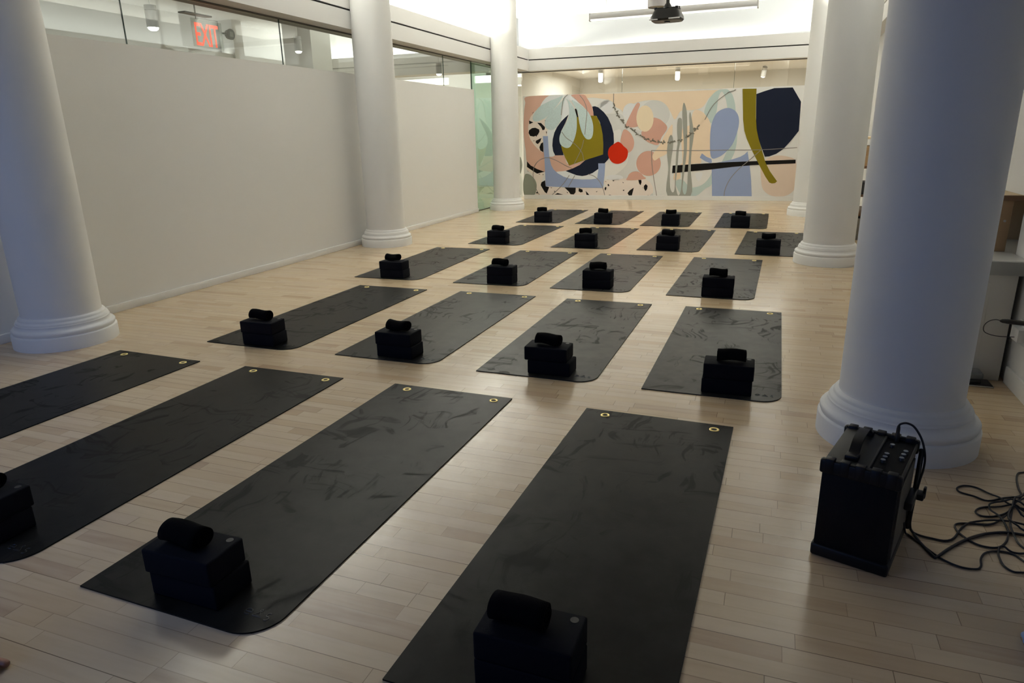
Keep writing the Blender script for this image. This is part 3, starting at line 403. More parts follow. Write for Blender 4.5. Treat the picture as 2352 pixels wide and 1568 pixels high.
# ------------------------------------------------------------------ mural
MURAL = json.loads('''{"S":[["peach",1,0,[-3.535,1.943],[-2.867,1.937],[-1.949,1.93],[-0.984,1.928],[-1.066,1.876],[-1.169,1.795],[-1.269,1.649],[-1.442,1.6],[-1.642,1.595],[-1.747,1.446],[-1.844,1.601],[-2.009,1.759],[-2.215,1.798],[-2.512,1.742],[-2.647,1.58],[-2.743,1.65],[-2.838,1.697],[-2.911,1.8],[-3.102,1.85],[-3.293,1.879],[-3.437,1.873]],["sage",1,0,[-3.096,1.548],[-2.954,1.578],[-2.717,1.56],[-2.617,1.367],[-2.333,1.237],[-2.305,1.102],[-2.023,1.007],[-1.88,1.139],[-1.839,1.004],[-1.902,0.87],[-2.018,0.894],[-2.319,0.852],[-2.431,0.669],[-2.378,0.518],[-2.231,0.367],[-2.078,0.079],[-2.161,0.079],[-2.254,0.355],[-2.576,0.367],[-2.976,0.367],[-2.784,0.485],[-2.597,0.67],[-2.581,0.924],[-2.726,1.017],[-2.733,1.291],[-2.946,1.25],[-3.045,1.388]],["sage",2,1,[-1.841,1.54],[-1.851,1.465],[-1.886,1.397],[-1.943,1.343],[-2.016,1.31],[-2.099,1.299],[-2.184,1.313],[-2.261,1.351],[-2.324,1.407],[-2.365,1.478],[-2.381,1.555],[-2.37,1.631],[-2.334,1.699],[-2.276,1.751],[-2.202,1.784],[-2.119,1.793],[-2.036,1.778],[-1.96,1.741],[-1.899,1.685],[-1.858,1.616]],["cream",2,1,[-2.41,1.596],[-2.415,1.548],[-2.434,1.505],[-2.465,1.471],[-2.505,1.45],[-2.549,1.444],[-2.594,1.453],[-2.636,1.476],[-2.669,1.511],[-2.691,1.556],[-2.699,1.604],[-2.693,1.652],[-2.674,1.695],[-2.643,1.728],[-2.603,1.749],[-2.559,1.755],[-2.514,1.746],[-2.473,1.723],[-2.441,1.688],[-2.419,1.644]],["cream",2,1,[-2.862,1.698],[-2.867,1.662],[-2.886,1.63],[-2.916,1.606],[-2.954,1.59],[-2.996,1.586],[-3.039,1.593],[-3.078,1.61],[-3.109,1.637],[-3.13,1.67],[-3.137,1.706],[-3.131,1.742],[-3.112,1.774],[-3.082,1.799],[-3.044,1.814],[-3.001,1.818],[-2.959,1.811],[-2.92,1.793],[-2.889,1.767],[-2.869,1.734]],["sage",2,0,[-3.195,1.719],[-3.054,1.826],[-2.959,1.812],[-3.099,1.705]],["cream",3,1,[-2.662,0.414],[-2.67,0.398],[-2.693,0.384],[-2.73,0.372],[-2.777,0.365],[-2.83,0.362],[-2.883,0.365],[-2.93,0.372],[-2.968,0.384],[-2.993,0.398],[-3.002,0.414],[-2.994,0.431],[-2.97,0.445],[-2.932,0.456],[-2.885,0.464],[-2.832,0.466],[-2.78,0.463],[-2.733,0.456],[-2.695,0.444],[-2.671,0.43]],["peach",2,0,[-1.42,1.589],[-1.264,1.563],[-1.122,1.386],[-1.076,0.992],[-1.084,0.771],[-1.24,0.773],[-1.256,0.661],[-1.595,0.663],[-1.593,0.413],[-1.718,0.378],[-1.683,0.596],[-1.571,0.64],[-1.619,1.134],[-1.583,1.31],[-1.473,1.351]],["peach",4,1,[-1.831,1.316],[-1.783,1.348],[-1.787,1.115],[-1.844,0.869],[-1.99,0.78],[-2.081,0.724],[-2.123,0.781],[-2.105,0.861],[-2.0,1.006],[-1.937,1.14]],["salmon",3,0,[-2.465,1.73],[-2.389,1.732],[-2.427,1.618],[-2.447,1.508],[-2.437,1.419],[-2.406,1.351],[-2.499,1.326],[-2.593,1.337],[-2.652,1.357]],["salmon",3,0,[-2.146,1.482],[-2.065,1.476],[-1.972,1.425],[-1.876,1.306],[-1.971,1.141],[-2.027,1.007],[-2.163,1.031],[-2.269,1.09],[-2.325,1.147],[-2.342,1.249],[-2.241,1.258],[-2.176,1.368]],["peach2",4,1,[-2.132,1.473],[-2.136,1.402],[-2.156,1.338],[-2.189,1.288],[-2.231,1.255],[-2.28,1.245],[-2.329,1.258],[-2.374,1.292],[-2.411,1.344],[-2.436,1.409],[-2.446,1.481],[-2.44,1.553],[-2.42,1.616],[-2.387,1.666],[-2.344,1.697],[-2.296,1.707],[-2.248,1.694],[-2.203,1.66],[-2.167,1.609],[-2.142,1.544]],["salmon",3,1,[-2.67,1.294],[-2.579,1.254],[-2.506,1.162],[-2.474,1.048],[-2.498,0.934],[-2.568,0.873],[-2.628,0.901],[-2.69,0.994],[-2.732,1.063],[-2.718,1.177]],["salmon",3,1,[-1.967,0.67],[-1.971,0.62],[-1.985,0.572],[-2.01,0.529],[-2.045,0.493],[-2.087,0.466],[-2.134,0.449],[-2.184,0.444],[-2.236,0.449],[-2.285,0.467],[-2.329,0.494],[-2.367,0.531],[-2.395,0.574],[-2.414,0.623],[-2.422,0.674],[-2.417,0.725],[-2.402,0.773],[-2.376,0.815],[-2.341,0.851],[-2.299,0.877],[-2.252,0.893],[-2.202,0.898],[-2.151,0.892],[-2.103,0.875],[-2.059,0.848],[-2.022,0.812],[-1.993,0.769],[-1.975,0.721]],["salmon",4,0,[-2.581,0.362],[-2.576,0.426],[-2.544,0.484],[-2.474,0.521],[-2.39,0.523],[-2.325,0.488],[-2.281,0.441],[-2.248,0.385]],["mint",3,0,[-1.23,1.54],[-1.224,1.626],[-1.178,1.753],[-1.108,1.857],[-1.026,1.921],[-0.941,1.935],[-0.856,1.928],[-0.775,1.845],[-0.724,1.717],[-0.7,1.589],[-0.684,1.461],[-0.782,1.485],[-0.833,1.593],[-0.863,1.721],[-0.902,1.828],[-0.95,1.898],[-0.99,1.853],[-1.011,1.748],[-1.017,1.62],[-1.04,1.471],[-1.099,1.364],[-1.159,1.452]],["mint",3,0,[-0.661,1.289],[-0.638,1.116],[-0.654,0.899],[-0.718,0.723],[-0.79,0.657],[-0.887,0.636],[-0.822,0.813],[-0.75,1.031]],["mint",3,0,[-1.401,0.229],[-1.254,0.252],[-1.146,0.321],[-1.063,0.434],[-1.034,0.502],[-1.021,0.298],[-1.139,0.207],[-1.268,0.091],[-1.392,0.072],[-1.542,0.078],[-1.64,0.205],[-1.681,0.321],[-1.626,0.378],[-1.533,0.355],[-1.46,0.275]],["cream",3,0,[-1.335,0.48],[-1.201,0.491],[-1.26,0.344]],["blue",5,1,[-0.856,1.619],[-0.736,1.59],[-0.655,1.503],[-0.624,1.374],[-0.644,1.203],[-0.715,0.987],[-0.856,0.824],[-0.994,0.752],[-1.062,0.771],[-1.092,0.904],[-1.107,1.212],[-1.08,1.407],[-1.002,1.555]],["blue",5,0,[-1.233,0.844],[-1.151,0.783],[-1.06,0.744],[-1.045,0.681],[-1.078,0.668],[-1.169,0.705],[-1.266,0.768]],["blue",5,0,[-1.05,0.659],[-0.858,0.696],[-0.686,0.734],[-0.559,0.777],[-0.487,0.82],[-0.441,0.87],[-0.408,0.72],[-0.373,0.544],[-0.342,0.366],[-0.31,0.063],[-1.006,0.068]],["pale",2,1,[-0.194,0.631],[-0.107,0.74],[0.057,0.792],[0.247,0.769],[0.378,0.692],[0.415,0.41],[0.394,0.19],[0.246,0.083],[0.033,0.088],[-0.115,0.188],[-0.172,0.366]],["black",6,0,[-1.748,0.63],[-1.323,0.657],[-0.77,0.684],[-0.231,0.701],[0.376,0.718],[0.378,0.653],[-0.332,0.628],[-0.676,0.599],[-1.07,0.554],[-1.428,0.522],[-1.751,0.491]],["grey",7,0,[-1.861,0.869],[-1.857,1.004],[-1.84,1.116],[-1.802,1.178],[-1.765,1.115],[-1.757,0.958],[-1.781,0.733],[-1.795,0.55],[-1.785,0.321],[-1.768,0.205],[-1.725,0.14],[-1.691,0.205],[-1.694,0.55],[-1.691,0.867],[-1.677,1.046],[-1.695,1.224],[-1.7,1.357],[-1.689,1.455],[-1.647,1.471],[-1.617,1.42],[-1.612,1.222],[-1.613,1.112],[-1.648,0.912],[-1.657,0.641],[-1.674,0.321],[-1.658,0.182],[-1.616,0.082],[-1.575,0.182],[-1.566,0.549],[-1.56,0.866],[-1.562,1.0],[-1.594,1.31],[-1.62,1.595],[-1.6,1.735],[-1.55,1.614],[-1.527,1.44],[-1.511,1.132],[-1.505,0.865],[-1.521,0.64],[-1.543,0.321],[-1.543,0.182],[-1.506,0.101],[-1.467,0.183],[-1.464,0.549],[-1.46,0.909],[-1.477,1.308],[-1.495,1.504],[-1.481,1.569],[-1.454,1.482],[-1.399,1.218],[-1.401,1.086],[-1.42,0.864],[-1.416,0.549],[-1.392,0.072],[-1.815,0.074],[-1.823,0.551],[-1.845,0.733]],["navy",7,0,[-0.369,1.837],[-0.243,1.878],[-0.083,1.923],[0.216,1.922],[0.37,1.685],[0.381,1.203],[0.264,1.036],[0.152,0.899],[0.044,0.82],[-0.068,0.778],[-0.142,0.773],[-0.233,0.98],[-0.299,1.153],[-0.334,1.325]],["olive",8,0,[-0.606,1.931],[-0.372,1.926],[-0.368,1.747],[-0.347,1.452],[-0.317,1.239],[-0.273,1.088],[-0.204,0.893],[-0.123,0.674],[-0.036,0.52],[0.1,0.344],[0.067,0.313],[0.014,0.306],[-0.03,0.322],[-0.102,0.422],[-0.201,0.587],[-0.3,0.763],[-0.399,0.939],[-0.475,1.092],[-0.523,1.222],[-0.559,1.415]],["salmonL",2,0,[-4.578,1.936],[-4.12,1.942],[-4.184,1.849],[-4.297,1.743],[-4.395,1.672],[-4.46,1.6],[-4.51,1.527],[-4.538,1.423],[-4.546,1.333],[-4.523,1.196],[-4.475,1.104],[-4.385,0.997],[-4.238,0.903],[-4.124,0.841],[-3.833,0.83],[-3.768,0.685],[-3.608,0.669],[-3.402,0.743],[-3.48,0.653],[-3.575,0.6],[-3.703,0.563],[-3.832,0.54],[-3.995,0.518],[-4.225,0.527],[-4.439,0.613],[-4.579,0.73],[-4.601,0.923],[-4.631,1.153],[-4.64,1.38],[-4.622,1.679],[-4.596,1.826]],["salmon",4,0,[-3.686,1.937],[-3.446,1.935],[-3.376,1.859],[-3.321,1.778],[-3.281,1.698],[-3.253,1.567],[-3.264,1.55],[-3.31,1.551],[-3.365,1.628],[-3.459,1.732],[-3.584,1.837]],["terrazzo",3,0,[-4.46,1.6],[-4.347,1.567],[-4.194,1.496],[-4.155,1.339],[-4.163,1.205],[-4.245,1.199],[-4.238,0.903],[-4.385,0.997],[-4.475,1.104],[-4.523,1.196],[-4.546,1.333],[-4.538,1.423],[-4.51,1.527]],["terrazzo",3,0,[-4.58,0.637],[-4.44,0.551],[-4.225,0.527],[-4.193,0.254],[-3.047,0.226],[-3.01,0.36],[-2.233,0.378],[-2.154,0.072],[-3.06,0.075],[-4.378,0.08],[-4.384,0.301],[-4.49,0.489],[-4.573,0.551]],["mintleaf",5,0,[-3.851,1.925],[-3.961,1.893],[-4.136,1.833],[-4.297,1.758],[-4.386,1.672],[-4.436,1.592],[-4.453,1.525],[-4.41,1.48],[-4.299,1.492],[-4.169,1.562],[-4.057,1.662],[-3.929,1.805]],["mintleaf",5,0,[-3.796,1.916],[-3.929,1.776],[-4.073,1.648],[-4.17,1.548],[-4.205,1.474],[-4.203,1.385],[-4.171,1.34],[-4.09,1.314],[-4.026,1.325],[-3.954,1.394],[-3.901,1.467],[-3.879,1.584],[-3.863,1.701],[-3.827,1.83]],["mintleaf",7,0,[-3.78,1.872],[-3.748,1.799],[-3.724,1.682],[-3.732,1.551],[-3.786,1.435],[-3.858,1.318],[-3.906,1.215],[-3.917,1.125],[-3.897,1.05],[-3.841,0.996],[-3.769,0.973],[-3.705,0.994],[-3.65,1.076],[-3.603,1.194],[-3.577,1.327],[-3.574,1.459],[-3.586,1.576],[-3.638,1.708],[-3.709,1.812]],["mintleaf",7,0,[-3.678,1.847],[-3.553,1.785],[-3.443,1.703],[-3.349,1.613],[-3.294,1.51],[-3.261,1.393],[-3.255,1.276],[-3.274,1.173],[-3.32,1.127],[-3.383,1.134],[-3.438,1.191],[-3.489,1.295],[-3.522,1.428],[-3.539,1.575],[-3.599,1.707]],["navy",5,0,[-3.282,1.719],[-3.228,1.723],[-3.166,1.701],[-3.058,1.612],[-2.979,1.516],[-2.908,1.37],[-2.866,1.224],[-2.855,1.063],[-2.889,0.902],[-2.956,0.754],[-3.039,0.665],[-3.147,0.575],[-3.256,0.5],[-3.382,0.455],[-3.462,0.443],[-3.574,0.458],[-3.671,0.494],[-3.792,0.54],[-3.639,0.593],[-3.512,0.653],[-3.402,0.743],[-3.061,0.847],[-3.059,1.066],[-3.09,1.287],[-3.131,1.433],[-3.194,1.544],[-3.253,1.555],[-3.26,1.625]],["navy",5,0,[-3.736,1.587],[-3.803,1.538],[-3.882,1.466],[-3.962,1.365],[-4.018,1.262],[-4.05,1.143],[-4.059,1.022],[-4.043,0.916],[-4.003,0.837],[-3.833,0.838],[-3.865,0.989],[-3.914,1.14],[-3.882,1.289],[-3.802,1.435]],["black",6,0,[-3.619,1.686],[-3.58,1.692],[-3.546,1.539],[-3.574,1.535]],["olive",6,0,[-3.579,1.539],[-3.546,1.539],[-3.527,1.428],[-3.489,1.295],[-3.438,1.191],[-3.383,1.134],[-3.32,1.127],[-3.274,1.173],[-3.255,1.276],[-3.27,1.422],[-3.318,1.557],[-3.202,1.551],[-3.163,1.492],[-3.106,1.36],[-3.073,1.213],[-3.057,1.037],[-3.058,0.844],[-3.229,0.794],[-3.417,0.74],[-3.72,0.642],[-3.801,0.792],[-3.857,0.914],[-3.885,1.02],[-3.833,0.993],[-3.769,0.973],[-3.697,1.002],[-3.634,1.105],[-3.588,1.283]],["blue",8,0,[-4.248,1.202],[-4.147,1.201],[-4.137,0.993],[-4.117,0.795],[-4.084,0.657],[-4.036,0.572],[-3.946,0.495],[-3.832,0.433],[-3.702,0.394],[-3.461,0.378],[-3.286,0.381],[-3.165,0.397],[-3.144,0.56],[-3.149,0.681],[-3.013,0.68],[-3.023,0.454],[-3.046,0.218],[-3.621,0.224],[-4.197,0.246],[-4.215,0.689]],["white",4,0,[-3.995,0.518],[-3.832,0.537],[-3.768,0.537],[-3.638,0.486],[-3.462,0.44],[-3.288,0.485],[-3.144,0.583],[-3.165,0.394],[-3.461,0.378],[-3.702,0.394],[-3.865,0.448]],["white",4,0,[-4.155,1.309],[-4.074,1.308],[-3.962,1.372],[-3.882,1.481],[-3.85,1.729],[-3.803,1.866],[-3.74,1.755],[-3.724,1.58],[-3.866,1.466],[-3.978,1.35],[-4.042,1.172],[-4.059,1.022],[-4.011,0.84],[-4.141,0.833],[-4.156,1.054]],["white",4,0,[-4.12,1.942],[-3.71,1.935],[-3.553,1.793],[-3.788,1.873],[-3.835,1.889],[-3.929,1.899],[-4.136,1.826],[-4.297,1.758]],["black",5,0,[-4.579,0.73],[-4.505,0.652],[-4.373,0.581],[-4.216,0.527],[-4.291,0.511],[-4.374,0.491],[-4.473,0.551],[-4.581,0.621]],["dsage",5,1,[-4.608,0.486],[-4.524,0.473],[-4.441,0.403],[-4.389,0.301],[-4.39,0.19],[-4.425,0.084],[-4.529,0.079],[-4.648,0.078],[-4.665,0.285],[-4.646,0.411]],["dsage",5,0,[-4.723,0.809],[-4.69,0.762],[-4.675,0.676],[-4.683,0.599],[-4.725,0.497]],["black",8,0,[-4.527,1.5],[-4.438,1.462],[-4.52,1.43]],["black",8,0,[-4.361,1.456],[-4.283,1.447],[-4.203,1.37],[-4.211,1.326],[-4.252,1.311],[-4.284,1.375]],["black",8,0,[-4.529,1.317],[-4.463,1.358],[-4.398,1.363],[-4.32,1.328],[-4.317,1.283],[-4.35,1.231],[-4.432,1.198],[-4.506,1.211],[-4.538,1.265]],["black",8,0,[-4.392,1.118],[-4.277,1.169],[-4.302,1.102],[-4.352,1.054],[-4.393,1.08]],["black",8,0,[-4.32,0.996],[-4.286,1.068],[-4.244,1.089],[-4.238,0.9],[-4.304,0.935]],["black",8,0,[-4.209,0.363],[-4.197,0.246],[-4.124,0.231],[-4.177,0.105],[-4.219,0.136],[-4.301,0.269],[-4.284,0.324]],["black",8,0,[-3.815,0.227],[-3.588,0.22],[-3.591,0.131],[-3.628,0.089],[-3.693,0.095],[-3.726,0.146]],["black",8,0,[-3.524,0.212],[-3.451,0.186],[-3.446,0.14],[-3.491,0.129],[-3.531,0.155]],["black",8,0,[-3.39,0.163],[-3.314,0.083],[-3.37,0.083]],["black",8,0,[-4.012,0.085],[-3.954,0.117],[-3.84,0.086]],["black",8,0,[-2.374,0.37],[-2.316,0.37],[-2.31,0.326],[-2.328,0.27],[-2.355,0.303]],["black",8,0,[-2.264,0.258],[-2.23,0.294],[-2.194,0.258],[-2.204,0.198],[-2.231,0.161],[-2.26,0.206]],["black",8,0,[-2.453,0.225],[-2.486,0.079],[-2.544,0.073],[-2.572,0.121],[-2.532,0.174]],["black",8,0,[-3.018,0.211],[-3.0,0.241],[-2.979,0.226],[-2.991,0.18],[-3.009,0.172]],["black",8,0,[-2.961,0.284],[-2.941,0.296],[-2.922,0.26],[-2.95,0.249]],["black",8,0,[-2.668,0.178],[-2.632,0.188],[-2.642,0.157]],["black",8,0,[-2.869,0.363],[-2.827,0.36],[-2.849,0.342]],["black",8,0,[-3.018,0.351],[-2.986,0.339],[-2.989,0.33]],["black",8,0,[-2.675,0.333],[-2.65,0.318],[-2.662,0.307]],["black",8,0,[-4.394,0.135],[-4.361,0.14],[-4.364,0.105],[-4.388,0.105]],["black",8,0,[-3.774,0.146],[-3.742,0.127],[-3.753,0.112]],["black",8,0,[-4.028,0.168],[-3.996,0.142],[-4.012,0.129]],["black",8,0,[-4.102,0.226],[-4.061,0.22],[-4.086,0.21]],["black",8,0,[-4.349,0.491],[-4.308,0.485],[-4.324,0.473]],["black",8,0,[-4.57,0.559],[-4.553,0.536],[-4.563,0.529]],["black",8,0,[-4.399,1.217],[-4.363,1.224],[-4.375,1.194]],["black",8,0,[-4.441,1.127],[-4.417,1.122],[-4.43,1.107]],["black",8,0,[-2.941,0.084],[-2.91,0.092],[-2.879,0.081]],["black",8,0,[-2.192,0.085],[-2.168,0.084],[-2.179,0.072]],["black",8,0,[-2.286,0.231],[-2.27,0.224],[-2.28,0.213]],["black",8,0,[-4.46,1.63],[-4.424,1.666],[-4.444,1.629]],["black",8,0,[-4.21,1.497],[-4.192,1.489],[-4.202,1.477]],["black",8,0,[-4.187,1.295],[-4.168,1.277],[-4.179,1.235]],["black",8,0,[-4.258,0.488],[-4.238,0.479],[-4.248,0.457]],["black",8,0,[-3.187,0.146],[-3.153,0.158],[-3.171,0.136]],["red",9,1,[-2.828,1.051],[-2.771,1.072],[-2.717,1.043],[-2.67,0.994],[-2.597,0.927],[-2.585,0.839],[-2.617,0.751],[-2.692,0.689],[-2.784,0.668],[-2.877,0.697],[-2.941,0.776],[-2.964,0.865],[-2.937,0.969]]],"L":[["line",0.006,[-2.146,0.907],[-1.448,0.896],[-0.784,0.896],[-0.247,0.893],[0.377,0.923]],["line",0.006,[-2.146,0.907],[-2.13,0.667],[-2.078,0.367],[-2.019,0.08]],["line",0.006,[-0.794,0.071],[-0.781,0.208],[-0.706,0.389],[-0.565,0.567],[-0.383,0.731],[-0.205,0.904]],["line",0.006,[-0.821,1.889],[-0.954,1.799],[-1.076,1.686],[-1.155,1.56],[-1.213,1.432]],["line",0.006,[-2.879,1.931],[-2.88,1.765]],["line",0.006,[-0.734,1.923],[-0.731,1.91],[-0.852,1.879]],["line",0.006,[-4.457,0.473],[-4.439,0.597],[-4.388,0.69],[-4.289,0.766],[-4.141,0.795],[-3.962,0.733],[-3.8,0.647],[-3.671,0.593]],["line",0.006,[-4.457,0.473],[-4.442,0.332],[-4.385,0.175],[-4.328,0.083]],["line",0.006,[-3.866,1.271],[-3.786,1.168],[-3.674,1.091],[-3.562,1.0],[-3.466,0.879],[-3.436,0.743]],["line",0.006,[-3.437,1.117],[-3.475,0.969],[-3.545,0.82],[-3.624,0.669]],["line",0.006,[-3.606,0.455],[-3.67,0.348],[-3.734,0.239]],["line",0.006,[-3.719,0.456],[-3.832,0.301],[-3.963,0.169],[-4.062,0.085]],["line",0.006,[-3.335,0.478],[-3.224,0.439],[-3.128,0.355],[-3.054,0.226],[-3.012,0.085]],["line",0.006,[-3.523,1.928],[-3.445,1.832],[-3.389,1.701],[-3.383,1.57],[-3.401,1.396],[-3.415,1.22]],["line",0.006,[-3.757,1.944],[-3.835,1.874],[-3.866,1.73],[-3.882,1.584]],["script",0.007,[-2.884,1.761],[-2.862,1.751],[-2.879,1.744],[-2.858,1.732],[-2.871,1.718],[-2.855,1.722],[-2.871,1.699],[-2.891,1.685],[-2.866,1.684],[-2.844,1.672],[-2.854,1.657],[-2.839,1.657],[-2.848,1.639]],["script",0.007,[-2.834,1.617],[-2.788,1.629],[-2.822,1.595],[-2.8,1.596],[-2.812,1.575],[-2.791,1.58],[-2.799,1.555],[-2.819,1.537],[-2.787,1.537],[-2.767,1.54],[-2.777,1.516],[-2.752,1.517],[-2.766,1.503]],["script",0.007,[-2.744,1.472],[-2.726,1.474],[-2.73,1.456],[-2.687,1.475],[-2.719,1.442],[-2.674,1.457],[-2.707,1.424],[-2.684,1.426],[-2.691,1.402],[-2.67,1.412]],["script",0.007,[-2.657,1.372],[-2.644,1.378],[-2.642,1.361],[-2.653,1.336],[-2.622,1.346],[-2.624,1.317],[-2.608,1.333],[-2.587,1.349],[-2.591,1.326]],["script",0.007,[-2.557,1.306],[-2.535,1.315],[-2.538,1.293],[-2.513,1.298],[-2.518,1.275],[-2.502,1.281],[-2.5,1.264],[-2.458,1.286],[-2.481,1.246],[-2.462,1.249],[-2.454,1.228],[-2.442,1.234],[-2.435,1.213],[-2.449,1.188],[-2.425,1.201],[-2.408,1.207],[-2.403,1.188]],["script",0.007,[-2.385,1.18],[-2.362,1.191],[-2.366,1.173],[-2.347,1.184],[-2.344,1.162],[-2.324,1.166],[-2.327,1.15],[-2.311,1.164],[-2.307,1.139],[-2.282,1.15],[-2.285,1.131],[-2.284,1.102],[-2.258,1.121],[-2.256,1.09],[-2.238,1.109],[-2.221,1.125],[-2.22,1.103],[-2.205,1.12],[-2.194,1.095]],["script",0.007,[-2.169,1.085],[-2.167,1.06],[-2.144,1.082],[-2.126,1.121],[-2.129,1.073],[-2.114,1.091],[-2.115,1.069],[-2.099,1.084],[-2.093,1.06],[-2.077,1.072],[-2.07,1.052]],["script",0.007,[-2.038,1.045],[-2.03,1.092],[-2.02,1.046],[-2.005,1.066],[-1.992,1.041],[-1.982,1.058],[-1.972,1.043],[-1.965,1.061],[-1.957,1.043],[-1.941,1.015],[-1.935,1.04],[-1.929,1.086],[-1.918,1.041],[-1.907,1.058],[-1.904,1.04]],["script",0.007,[-1.857,1.035],[-1.852,1.054],[-1.833,1.045],[-1.811,1.019],[-1.803,1.044],[-1.8,1.062],[-1.788,1.049],[-1.776,1.066],[-1.764,1.053],[-1.757,1.069],[-1.739,1.056],[-1.734,1.077],[-1.717,1.058]],["script",0.007,[-1.677,1.068],[-1.674,1.087],[-1.66,1.073],[-1.652,1.093],[-1.634,1.076],[-1.616,1.051],[-1.609,1.08],[-1.609,1.097],[-1.593,1.087]],["script",0.007,[-1.536,1.118],[-1.536,1.14],[-1.511,1.131],[-1.525,1.174],[-1.493,1.136],[-1.491,1.155],[-1.478,1.143],[-1.483,1.172],[-1.46,1.162],[-1.468,1.176],[-1.448,1.174],[-1.474,1.214],[-1.43,1.189],[-1.436,1.206],[-1.413,1.202],[-1.389,1.192]],["script",0.007,[-1.388,1.232],[-1.391,1.246],[-1.375,1.24],[-1.404,1.28],[-1.36,1.258],[-1.395,1.292],[-1.349,1.278],[-1.323,1.265],[-1.335,1.287],[-1.347,1.308],[-1.322,1.308],[-1.334,1.324],[-1.31,1.32],[-1.321,1.34],[-1.299,1.338]]]}''')
def srgb(c): return tuple(((v / 255 + .055) / 1.055) ** 2.4 if v > 10 else v / 255 / 12.92 for v in c)
WOBS = srgb((196, 189, 170))
PAINT = {k: tuple(min(.85, a / b * .78) for a, b in zip(srgb(v), WOBS)) for k, v in dict(
    peach=(204, 178, 140), peach2=(206, 182, 142), sage=(184, 177, 157), cream=(196, 190, 172), salmon=(178, 134, 108), salmonL=(184, 144, 116), mint=(162, 170, 150), mintleaf=(166, 175, 158),
    blue=(128, 135, 147), pale=(192, 168, 138), black=(24, 21, 17), grey=(134, 130, 110), navy=(24, 27, 36), olive=(112, 96, 20), red=(172, 36, 12), terrazzo=(204, 186, 160), white=(198, 194, 178), dsage=(122, 122, 100), line=(120, 112, 95), script=(105, 98, 78)).items()}
order = list(PAINT); bm = bmesh.new()
def layer_y(l): return .0012 + .0006 * l
for s_ in MURAL['S']:
    colr, lay, sm = s_[0], s_[1], s_[2]; pts = s_[3:]
    P2 = [Vector((a, b, 0)) for a, b in pts]
    P2 = smooth_path(P2, 4, True) if (sm or colr not in ('olive', 'navy', 'blue', 'black')) else [p for p in P2]
    P2 = [Vector((p.x, max(.078, min(ZLEDGE - .001, p.y)), 0)) for p in P2]
    vs = [bm.verts.new((p.x, yb(p.x, layer_y(lay)), p.y)) for p in P2]
    for tri in tessellate_polygon([P2]):
        try: f = bm.faces.new([vs[i] for i in tri]); f.material_index = order.index(colr)
        except ValueError: pass
for s_ in MURAL['L']:
    colr, wd = s_[0], s_[1]; pts = [Vector((a, b, 0)) for a, b in s_[2:]]
    pp = smooth_path(pts, 3) if colr == 'line' else pts
    for a, b in zip(pp, pp[1:]):
        dd = (b - a)
        if dd.length < 1e-4: continue
        dd.normalize(); nrm = Vector((-dd.y, dd.x, 0)) * wd; a2 = a - dd * wd * .5; b2 = b + dd * wd * .5
        vs = [bm.verts.new((q.x, yb(q.x, layer_y(11)), q.y)) for q in (a2 - nrm, b2 - nrm, b2 + nrm, a2 + nrm)]
        f = bm.faces.new(vs); f.material_index = order.index(colr)
me = bpy.data.meshes.new('mural'); bm.to_mesh(me); bm.free()
for k in order:
    me.materials.append(mat('mural_' + k, PAINT[k], .8, spec=.1) if k != 'mintleaf' else mat('mural_mintleaf', PAINT[k], .8, var=.22, vscale=60))
mu = link('mural', me, None); tag(mu, 'large abstract mural of coloured shapes painted across the far wall', 'mural')

# ------------------------------------------------------------------ yoga mats, blocks, rolls
WM, LM = .66, 1.776
mats = {'1a': (-3.783, 1.152, -.035), '1b': (-2.744, 1.133, -.005), '1c': (-1.797, 1.138, -.020), '1d': (-.771, 1.117, -.026),
        '2a': (-3.329, 3.238, -.011), '2b': (-2.365, 3.251, -.010), '2c': (-1.435, 3.229, -.007), '2d': (-.527, 3.225, -.007),
        '3a': (-3.567, 5.321, .015), '3b': (-2.561, 5.333, .001), '3c': (-1.668, 5.337, -.010), '3d': (-.707, 5.336, -.018),
        '4a': (-3.348, 7.436, -.011), '4b': (-2.302, 7.405, -.018), '4c': (-1.326, 7.436, -.026), '4d': (-.294, 7.395, -.034),
        '5a': (-3.491, 9.498, .008), '5b': (-2.589, 9.500, -.012), '5c': (-1.652, 9.459, -.004), '5d': (-.662, 9.456, -.006)}
